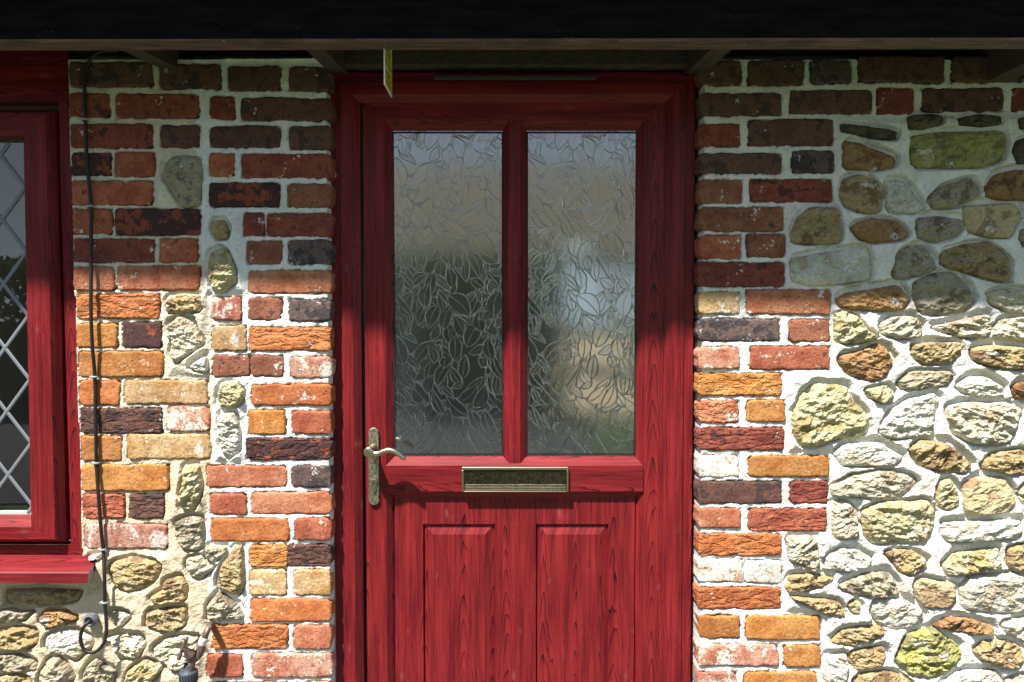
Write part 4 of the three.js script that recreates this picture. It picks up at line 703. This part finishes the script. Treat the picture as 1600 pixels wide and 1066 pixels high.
{
  const eL = 0.272, eR = 0.315, th = 0.055, L = U(0, 65.5, eL), R = U(1600, 63, eR), ext = (a, b, x) => lerp(a, b, (x - L[0]) / (R[0] - L[0]));
  const at = x => ({ y: ext(L[1], R[1], x), z: ext(eL, eR, x) }), xa = -2.6, xb = 2.4, A = at(xa), B = at(xb), hh = 0.3;
  const u = 0.6, beam = (q, n) => { const pos = [], uv = [], idx = []; q.forEach(f => { const b = pos.length / 3; f.forEach(p => { pos.push(...p); uv.push(p[0] / u, (p[1] + p[2]) / u); }); idx.push(b, b + 1, b + 2, b, b + 2, b + 3); }); return geoOf(pos, idx, uv); };
  const cz = 0.006;
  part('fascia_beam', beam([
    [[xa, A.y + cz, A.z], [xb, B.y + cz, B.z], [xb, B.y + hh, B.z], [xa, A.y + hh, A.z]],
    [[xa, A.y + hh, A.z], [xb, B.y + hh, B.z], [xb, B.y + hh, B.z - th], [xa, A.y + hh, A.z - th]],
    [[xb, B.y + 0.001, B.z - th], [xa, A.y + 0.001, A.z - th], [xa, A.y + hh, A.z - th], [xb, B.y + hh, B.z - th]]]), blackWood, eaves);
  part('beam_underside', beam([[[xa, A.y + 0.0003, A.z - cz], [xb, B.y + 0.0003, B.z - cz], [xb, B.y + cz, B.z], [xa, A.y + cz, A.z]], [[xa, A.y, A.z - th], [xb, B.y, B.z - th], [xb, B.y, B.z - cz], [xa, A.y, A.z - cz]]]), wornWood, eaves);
  // rafter feet: from the wall out to the beam
  for (const [px, py, w] of [[-120, 100, 0.05], [262, 99, 0.05], [523, 103, 0.045], [1092, 103, 0.05], [1560, 127, 0.06], [1820, 118, 0.05]]) {
    const p = U(px, py, 0.001), o = at(p[0]), yo = o.y + 0.008, g = beam([
      [[p[0] - w / 2, p[1], -0.1], [p[0] + w / 2, p[1], -0.1], [p[0] + w / 2, yo, o.z - th - 0.001], [p[0] - w / 2, yo, o.z - th - 0.001]],
      [[p[0] - w / 2, p[1], -0.1], [p[0] - w / 2, yo, o.z - th - 0.001], [p[0] - w / 2, yo + 0.12, o.z - th - 0.001], [p[0] - w / 2, p[1] + 0.2, -0.1]],
      [[p[0] + w / 2, p[1], -0.1], [p[0] + w / 2, p[1] + 0.2, -0.1], [p[0] + w / 2, yo + 0.12, o.z - th - 0.001], [p[0] + w / 2, yo, o.z - th - 0.001]]]);
    part('rafter', g, darkBoard, eaves);
  }
  // soffit boards between the rafters, a head board over the door and the roof deck that closes it all
  const sy = U(800, 84, 0.0)[1];
  for (const [a, b] of [[-2.6, -0.965], [-0.915, -0.5], [-0.455, 0.49], [0.54, 1.27], [1.335, 2.4]]) part('soffit_board', box(a, b, sy + 0.028, sy + 0.046, -0.12, 0.19), darkBoard, eaves);
  part('head_board', box(XL - 0.02, XR + 0.02, U(800, 106, -0.03)[1], sy + 0.027, -0.14, -0.012, 0.004), darkBoard, eaves);
  part('head_batten', box(U(676, 118, -0.01)[0], U(932, 118, -0.01)[0], U(800, 123, -0.02)[1], U(800, 117, -0.02)[1], -0.034, -0.02, 0.002), darkBoard, eaves);
  part('mounting_block', box(U(815, 90, 0.1)[0], U(850, 90, 0.1)[0], sy + 0.004, sy + 0.028, 0.06, 0.13, 0.004), wornWood, eaves);
  // half-round gutter above the beam, out of the picture: it shades the beam
  const gut = []; for (let i = 0; i < 12; i++) { const a0 = Math.PI + i / 12 * Math.PI, a1 = Math.PI + (i + 1) / 12 * Math.PI, r = 0.052, pt = (E, x, a, q) => [x, E.y + 0.224 + Math.sin(a) * q, E.z + 0.055 + Math.cos(a) * q]; gut.push([pt(A, xa, a0, r), pt(B, xb, a0, r), pt(B, xb, a1, r), pt(A, xa, a1, r)], [pt(A, xa, a0, r - 0.003), pt(A, xa, a1, r - 0.003), pt(B, xb, a1, r - 0.003), pt(B, xb, a0, r - 0.003)]); }
  part('gutter', beam(gut), new THREE.MeshStandardMaterial({ color: 0x16161a, roughness: 0.4 }), eaves);
  const deck = geoOf([xa, A.y + hh + 0.002, A.z + 0.03, xb, B.y + hh + 0.002, B.z + 0.03, xb, B.y + 1.9, -1.9, xa, A.y + 1.9, -1.9, xa, A.y + hh + 0.06, A.z + 0.03, xb, B.y + hh + 0.06, B.z + 0.03, xb, B.y + 1.96, -1.9, xa, A.y + 1.96, -1.9],
    [0, 1, 2, 0, 2, 3, 4, 6, 5, 4, 7, 6, 0, 4, 5, 0, 5, 1, 0, 3, 7, 0, 7, 4, 1, 5, 6, 1, 6, 2], new Array(16).fill(0));
  part('roof_deck', deck, darkBoard, eaves);
  // broken mortar ledge on top of the pier
  const led = box(U(322, 98, 0)[0], U(508, 98, 0)[0], U(400, 103, 0)[1], U(400, 96, 0)[1], -0.05, -0.004, 0.004), p = led.attributes.position;
  for (let i = 0; i < p.count; i++) p.setY(i, p.getY(i) - (p.getX(i) + 0.8) * 0.02);
  part('mortar_ledge', led, new THREE.MeshStandardMaterial({ color: new THREE.Color().setRGB(...creamM), roughness: 1 }), wallL);
}

// ------------------------------------------------------------------ warning sign hung square to the wall
const sign = thing('warning_sign', 'small white plastic sign with yellow warning triangle hanging under eaves beam', 'sign');
{
  const a = U(600.5, 132, 0.243), z1 = 0.243, z0 = 0.137, x = a[0], y0 = a[1], y1 = y0 + 0.128;
  const g = box(x - 0.0015, x + 0.0015, y0, y1, z0, z1, 0.001); part('plate', g, new THREE.MeshStandardMaterial({ color: 0xe6e4de, roughness: 0.45 }), sign);
  const yel = new THREE.MeshStandardMaterial({ color: 0xe8c410, roughness: 0.45 }), blk = new THREE.MeshStandardMaterial({ color: 0x111111, roughness: 0.5 });
  const flat = (pts, dx) => { const s = new THREE.Shape(pts.map(p => new THREE.Vector2(...p))), q = new THREE.ShapeGeometry(s); q.rotateY(Math.PI / 2); q.translate(x + 0.0015 + dx, 0, 0); return q; };
  // shape x runs towards -z after the turn
  const Z = t => -lerp(z1, z0, t), Y = t => lerp(y0, y1, t);
  part('triangle_border', flat([[Z(0.06), Y(0.43)], [Z(0.94), Y(0.43)], [Z(0.5), Y(0.96)]], 0.0004), blk, sign);
  part('triangle', flat([[Z(0.13), Y(0.455)], [Z(0.87), Y(0.455)], [Z(0.5), Y(0.905)]], 0.0008), yel, sign);
  part('bolt_mark', flat([[Z(0.52), Y(0.8)], [Z(0.43), Y(0.62)], [Z(0.5), Y(0.63)], [Z(0.46), Y(0.49)], [Z(0.59), Y(0.66)], [Z(0.52), Y(0.65)]], 0.0012), blk, sign);
  const tp = part('text_panel', flat([[Z(0.06), Y(0.04)], [Z(0.94), Y(0.04)], [Z(0.94), Y(0.39)], [Z(0.06), Y(0.39)]], 0.0004), yel, sign);
  for (let i = 0; i < 3; i++) part('text_line', flat([[Z(0.16), Y(0.1 + i * 0.09)], [Z(0.82 - 0.08 * i), Y(0.1 + i * 0.09)], [Z(0.82 - 0.08 * i), Y(0.13 + i * 0.09)], [Z(0.16), Y(0.13 + i * 0.09)]], 0.0008), blk, tp);
  part('hanger', box(x - 0.006, x - 0.0016, y1 - 0.02, y1 + 0.05, 0.17, 0.2, 0.001), darkBoard, sign);
}

// ------------------------------------------------------------------ cable with clips and wall gland
const cable = thing('cable', 'black cable clipped down the brick pier and looped into a grey wall gland', 'cable');
{
  const m = new THREE.MeshStandardMaterial({ color: 0x1a1614, roughness: 0.55 });
  const pts = [[182, 79, 0.03], [160, 80, 0.022], [143, 90, 0.016], [134, 112, 0.012], [132, 150, 0.01], [133, 187, 0.009], [135, 240, 0.014], [140, 300, 0.012], [142, 322, 0.009], [142, 370, 0.014], [142, 430, 0.018], [142, 490, 0.02], [144, 540, 0.018], [148, 589, 0.01], [149, 650, 0.012], [150, 700, 0.012], [150.5, 724, 0.009], [154, 780, 0.015], [158, 830, 0.013], [161, 860, 0.011], [163, 900, 0.03], [164, 945, 0.032], [166, 985, 0.04], [161.5, 1006, 0.047], [147, 1019.5, 0.05], [132, 1016, 0.05], [125.5, 998, 0.05], [130, 981, 0.05], [139, 971.5, 0.044], [142, 969, 0.03]];
  part('cable_run', tube(pts.map(p => U(...p)), 0.0046, 260, 10), m, cable);
  const clipM = new THREE.MeshStandardMaterial({ color: 0x9a9a9c, roughness: 0.6 });
  for (const [px, py, z] of [[133, 187, 0.009], [142, 322.5, 0.009], [148, 589.5, 0.01], [150.5, 724, 0.009], [160.5, 859, 0.011], [164, 942, 0.032]]) {
    const p = U(px, py, z), g = new THREE.TorusGeometry(0.0066, 0.002, 8, 20); g.scale(1, 1, 1.4); g.rotateX(Math.PI / 2 - 0.1); g.translate(...p);
    const tab = box(p[0] - 0.0135, p[0] - 0.005, p[1] - 0.0035, p[1] + 0.0035, Math.max(0.001, p[2] - 0.009), p[2] + 0.004, 0.0015);
    part('cable_clip', mergeGeometries([g, tab].map(q => q.index ? q.toNonIndexed() : q)), clipM, cable);
  }
  const c = U(141, 969, 0.022), gm = new THREE.MeshStandardMaterial({ color: 0x686d74, roughness: 0.5 });
  const nut = new THREE.CylinderGeometry(0.0175, 0.0185, 0.01, 10), neck = new THREE.CylinderGeometry(0.0165, 0.0165, 0.05, 20), ring = new THREE.TorusGeometry(0.0125, 0.0028, 8, 24);
  nut.rotateX(Math.PI / 2); neck.rotateX(Math.PI / 2); neck.translate(0, 0, -0.022); ring.translate(0, 0, 0.006);
  const g = mergeGeometries([nut, neck, ring].map(q => q.toNonIndexed())); g.computeVertexNormals(); g.translate(...c); part('wall_gland', g, gm, cable);
  const hole = new THREE.CircleGeometry(0.0105, 20); hole.translate(c[0], c[1], c[2] + 0.0066); part('gland_opening', hole, gasket, cable);
}

// ------------------------------------------------------------------ garden tap
const tap = thing('garden_tap', 'weathered brass garden tap with hose connector fixed to the wall corner', 'tap');
{
  const br = new THREE.MeshStandardMaterial({ map: tex(128, 128, (x, y) => { const f = smp(fMid, x / 128, y / 128), g = smp(fFine, x / 128, y / 128); return mix3(mix3([0.2, 0.1, 0.065], [0.12, 0.085, 0.075], clamp(0.5 + f * 1.5)), [0.4, 0.4, 0.38], sst(0.15, 0.4, f + g) * 0.7); }), metalness: 0.45, roughness: 0.5 });
  const tape = new THREE.MeshStandardMaterial({ color: 0xd8d8d6, roughness: 0.7 }), grey = new THREE.MeshStandardMaterial({ color: 0x3c434d, roughness: 0.6 });
  const q = (x, y, z) => U(90 + x * 0.16875, 920 + y * 0.16875, z), z = 0.052;
  part('supply_pipe', tube([q(1425, 330, -0.01), q(1415, 335, 0.02), q(1400, 360, 0.042), q(1375, 410, z), q(1350, 470, z)], 0.0085, 30, 14), br, tap);
  part('thread_tape', tube([q(1352, 470, z), q(1340, 505, z)], 0.0115, 8, 14), tape, tap);
  part('tap_body', mergeGeometries([tube([q(1340, 510, z), q(1325, 560, z), q(1300, 610, z), q(1262, 645, z + 0.004)], 0.0105, 24, 14, t => [lerp(1, 1.25, t), lerp(1, 1.25, t)]), tube([q(1262, 640, z + 0.004), q(1240, 690, z + 0.008), q(1228, 760, z + 0.008)], 0.0105, 16, 14)]), br, tap);
  const st = new THREE.Vector3(...q(1262, 640, z + 0.004)), en = new THREE.Vector3(...q(1160, 545, z + 0.03)), d = en.clone().sub(st), L = d.length();
  const bon = spin([[0.0115, 0], [0.0115, 0.25 * L], [0.0145, 0.27 * L], [0.0145, 0.42 * L], [0.011, 0.45 * L], [0.0105, 0.6 * L], [0.0085, 0.64 * L], [0.008, 0.82 * L], [0.005, 0.86 * L], [0.0048, L], [0, L]], 14);
  bon.applyQuaternion(new THREE.Quaternion().setFromUnitVectors(new THREE.Vector3(0, 1, 0), d.clone().normalize())); bon.translate(...st.toArray()); part('bonnet', bon, br, tap);
  part('tee_handle', tube([q(1192, 465, z + 0.03), q(1178, 505, z + 0.03), q(1155, 550, z + 0.03), q(1138, 600, z + 0.03), q(1122, 645, z + 0.03)], 0.0044, 24, 12, t => { const k = 1 + 0.35 * Math.abs(2 * t - 1) ** 2; return [k, k]; }), br, tap);
  const c = q(1210, 760, z + 0.008), con = [];
  con.push(spin([[0.009, 0.02], [0.0135, 0.012], [0.0135, 0.002], [0.0225, 0], [0.023, -0.004], [0.0225, -0.03], [0.018, -0.034], [0.015, -0.06], [0.0, -0.062]], 24));
  for (let i = 0; i < 20; i++) { const b = new THREE.BoxGeometry(0.003, 0.024, 0.003); b.translate(0.0225, -0.017, 0); b.rotateY(i / 20 * 6.283); con.push(b); }
  const cg = mergeGeometries(con); cg.translate(...c); part('hose_connector', cg, grey, tap);
}

// ------------------------------------------------------------------ rooms behind the glass
const plaster = new THREE.MeshStandardMaterial({ color: new THREE.Color().setRGB(0.7, 0.66, 0.56), roughness: 0.95 });
const floorM = new THREE.MeshStandardMaterial({ color: new THREE.Color().setRGB(0.16, 0.1, 0.06), roughness: 0.6 });
{
  const w = 0.1, X0 = -2.05, X1 = 1.86, Z1 = -0.3, Z0 = -3.6, H = 2.45, part0 = XL - 0.12;
  structure('room_floor', box(X0, X1, -0.1, 0, Z0, Z1), floorM);
  structure('room_ceiling', box(X0, X1, H, H + 0.1, Z0, 0.0 - 0.15), plaster);
  structure('room_wall', box(X0 - w, X0, -0.1, H + 0.1, Z0, -0.02), plaster);
  structure('room_wall', mergeGeometries([box(X1, X1 + w, -0.1, 0.85, Z0, -0.02), box(X1, X1 + w, 2.1, H + 0.1, Z0, -0.02), box(X1, X1 + w, 0.85, 2.1, Z0, -2.9), box(X1, X1 + w, 0.85, 2.1, -0.9, -0.02)]), plaster);
  structure('room_wall', box(part0 - w, part0, 0, H, Z0 + 0.01, -0.301), plaster);
  // back wall with a glazed opening
  const wx0 = 0.34, wx1 = 0.68, wy0 = 1.3, wy1 = 2.05;
  structure('room_wall', mergeGeometries([box(X0, wx0, 0, H, Z0 - w, Z0), box(wx1, X1, 0, H, Z0 - w, Z0), box(wx0, wx1, 0, wy0, Z0 - w, Z0), box(wx0, wx1, wy1, H, Z0 - w, Z0)]), plaster);
  const hw = thing('hall_window', 'pale far window of the hall seen through the obscured door glass', 'window');
  const wm = new THREE.MeshStandardMaterial({ color: 0xdddddd, roughness: 0.5 });
  const net = new THREE.PlaneGeometry(wx1 - wx0, wy1 - wy0); net.translate((wx0 + wx1) / 2, (wy0 + wy1) / 2, Z0 - 0.01); part('net_curtain', net, new THREE.MeshPhysicalMaterial({ color: 0xe4e8ea, roughness: 1, transmission: 0.6, thickness: 0, side: THREE.DoubleSide }), hw);
  part('frame', mergeGeometries([box(wx0, wx0 + 0.04, wy0, wy1, Z0 - 0.08, Z0 - 0.02), box(wx1 - 0.04, wx1, wy0, wy1, Z0 - 0.08, Z0 - 0.02), box(wx0 + 0.04, wx1 - 0.04, wy0, wy0 + 0.04, Z0 - 0.08, Z0 - 0.02), box(wx0 + 0.04, wx1 - 0.04, wy1 - 0.04, wy1, Z0 - 0.08, Z0 - 0.02)]), wm, hw);
  const pg = new THREE.PlaneGeometry(wx1 - wx0 - 0.08, wy1 - wy0 - 0.08); pg.translate((wx0 + wx1) / 2, (wy0 + wy1) / 2, Z0 - 0.05); part('pane', pg, new THREE.MeshPhysicalMaterial({ transmission: 1, thickness: 0, roughness: 0, ior: 1.5 }), hw);
}

// ------------------------------------------------------------------ garden in front (lights and mirrors in the glass)
const grassM = new THREE.MeshStandardMaterial({ map: tex(512, 512, (x, y) => { const f = S(fFine, x, y), m = S(fMid, x, y), l = S(fLow, x, y); return mix3(mix3([0.045, 0.09, 0.02], [0.07, 0.11, 0.03], clamp(0.5 + m + l)), [0.025, 0.055, 0.012], clamp(0.4 + f)); }), roughness: 1 });
{
  const g = new THREE.PlaneGeometry(240, 240); g.rotateX(-Math.PI / 2); const uv = g.attributes.uv; for (let i = 0; i < uv.count; i++) uv.setXY(i, uv.getX(i) * 160, uv.getY(i) * 160);
  g.translate(0, -0.02, 0); structure('lawn', g, grassM);
  const pm = new THREE.MeshStandardMaterial({ map: tex(512, 512, (x, y) => { const f = S(fFine, x, y), l = S(fLow, x, y), q = 0.11 + 0.05 * f + 0.04 * l; return [q, q * 0.95, q * 0.86]; }), roughness: 0.95 });
  const pg = structure('path', box(-2.6, 2.6, -0.06, 0.0, -0.02, 0.95), darkBoard);
  for (let i = 0; i < 9; i++) for (let j = 0; j < 2; j++) part('paving_slab', box(-2.6 + i * 0.58, -2.6 + i * 0.58 + 0.57, 0.0005, 0.03 + rr(0, 0.003), 0.0 + j * 0.475, 0.0 + j * 0.475 + 0.465, 0.006), pm, pg);
}
structure('driveway', box(-12, 0.88, -0.1, -0.008, 3.4, 8.5), new THREE.MeshStandardMaterial({ map: tex(256, 256, (x, y) => { const q = 0.05 + 0.025 * smp(fFine, x / 256, y / 256); return [q, q, q * 1.08]; }), roughness: 0.9 }));
const leafM = [[0.045, 0.085, 0.025], [0.06, 0.11, 0.03], [0.035, 0.07, 0.03]].map(c => new THREE.MeshPhysicalMaterial({ color: new THREE.Color().setRGB(...c), roughness: 1, transmission: 0.4, thickness: 0, side: THREE.DoubleSide }));
const leafG = geoOf([0, 0, 0, 0.4, 0.5, 0.12, 0, 1, 0.05, -0.4, 0.5, 0.12], [0, 1, 2, 0, 2, 3]);
function foliage(name, parent, n, sample, size, mat) {
  const im = new THREE.InstancedMesh(leafG, mat, n), m = new THREE.Matrix4(), q = new THREE.Quaternion(), e = new THREE.Euler();
  for (let i = 0; i < n; i++) { const p = sample(); e.set(rr(-1.6, 1.6), rr(0, 6.28), rr(-1.6, 1.6)); q.setFromEuler(e); const s = size * rr(0.6, 1.3); m.compose(new THREE.Vector3(...p), q, new THREE.Vector3(s, s, s)); im.setMatrixAt(i, m); }
  im.name = name; im.userData.kind = 'stuff'; im.castShadow = im.receiveShadow = true; parent.add(im); return im;
}
const bark = new THREE.MeshStandardMaterial({ color: new THREE.Color().setRGB(0.09, 0.07, 0.05), roughness: 1 });
{
  const hedge = thing('hedge', 'clipped dark green hedge across the garden facing the door', 'hedge');
  part('stems', box(-9, 0.6, -0.02, 1.3, 8.9, 9.1, 0.05), new THREE.MeshStandardMaterial({ color: new THREE.Color().setRGB(0.02, 0.03, 0.015), roughness: 1 }), hedge);
  foliage('leaves', hedge, 16000, () => { const f = rnd(); return f < 0.7 ? [rr(-9.1, 0.7), rr(0, 2.15), 8.62 - 0.12 * rnd() + 0.2 * smp(fLow, rnd(), rnd())] : [rr(-9.1, 0.7), 2 + rr(0, 0.2), rr(8.6, 9.4)]; }, 0.13, leafM[0]);
  for (const [x, z, h, r, k, l] of [[-5.5, 12, 6.2, 2.2, 1, 'broad tree standing behind the hedge, seen only mirrored in window'], [6.5, 13, 7, 2.4, 2, 'darker tree standing beyond the gravel lane'], [-10.5, 8, 6.5, 2.4, 0, 'tree at the far end of the hedge'], [9.5, 7, 6.5, 2.3, 1, 'tree at the lawn edge past the gravel lane']]) {
    const t = thing('garden_tree', l, 'tree'); part('trunk', tube([[x, 0, z], [x + 0.1, h * 0.3, z], [x - 0.05, h * 0.7, z + 0.1]], 0.16, 12, 8, s => [1 - 0.6 * s, 1 - 0.6 * s]), bark, t);
    foliage('crown', t, 9000, () => { const c = Math.floor(rnd() * 9), a = c * 2.4, R = r * 0.55, cx = x + Math.cos(a) * R * (c ? 1 : 0), cz = z + Math.sin(a) * R * (c ? 1 : 0), cy = h * 0.68 + ((c * 37) % 10 - 5) * 0.18; const u = rr(-1, 1), b = rr(0, 6.28), rad = r * 0.6 * Math.pow(rnd(), 0.4), s = Math.sqrt(1 - u * u); return [cx + rad * s * Math.cos(b), cy + rad * u * 0.8, cz + rad * s * Math.sin(b)]; }, 0.24, leafM[k]);
  }
  // long outbuilding with a pale roof, mirrored in the upper glass
  const barn = thing('outbuilding', 'long outbuilding with a straw coloured roof behind the hedge', 'building');
  const roofM = new THREE.MeshStandardMaterial({ map: tex(256, 256, (x, y) => { const f = smp(fFine, x / 256, y / 256), m = smp(fMid, x / 256, y / 256); const q = 0.36 + 0.12 * f + 0.12 * m; return [q, q * 0.84, q * 0.6]; }), roughness: 0.95 });
  part('wall', box(-4, 1.3, 0, 3.1, 15.6, 20), new THREE.MeshStandardMaterial({ color: new THREE.Color().setRGB(0.3, 0.26, 0.2), roughness: 1 }), barn);
  part('post', box(4.9, 5.1, 0, 3.1, 15.7, 15.9), bark, barn);
  part('roof', faces([[[5.3, 2.9, 15.2], [-4.3, 2.9, 15.2], [-4.3, 5.5, 17.8], [5.3, 5.5, 17.8]], [[-4.3, 2.9, 20.4], [5.3, 2.9, 20.4], [5.3, 5.5, 17.8], [-4.3, 5.5, 17.8]]], false), roofM, barn);
  const lane = geoOf([0.9, -0.012, 8.55, 2.0, -0.012, 8.55, 7.5, -0.012, 44, 2.6, -0.012, 44], [0, 2, 1, 0, 3, 2], [0, 0, 1, 0, 5, 30, 2, 30]);
  structure('gravel_lane', lane, new THREE.MeshStandardMaterial({ map: tex(256, 256, (x, y) => { const q = 0.6 + 0.25 * smp(fFine, x / 256, y / 256); return [q, q * 0.78, q * 0.5]; }), roughness: 1 }));
}
renderer.render(scene, camera);
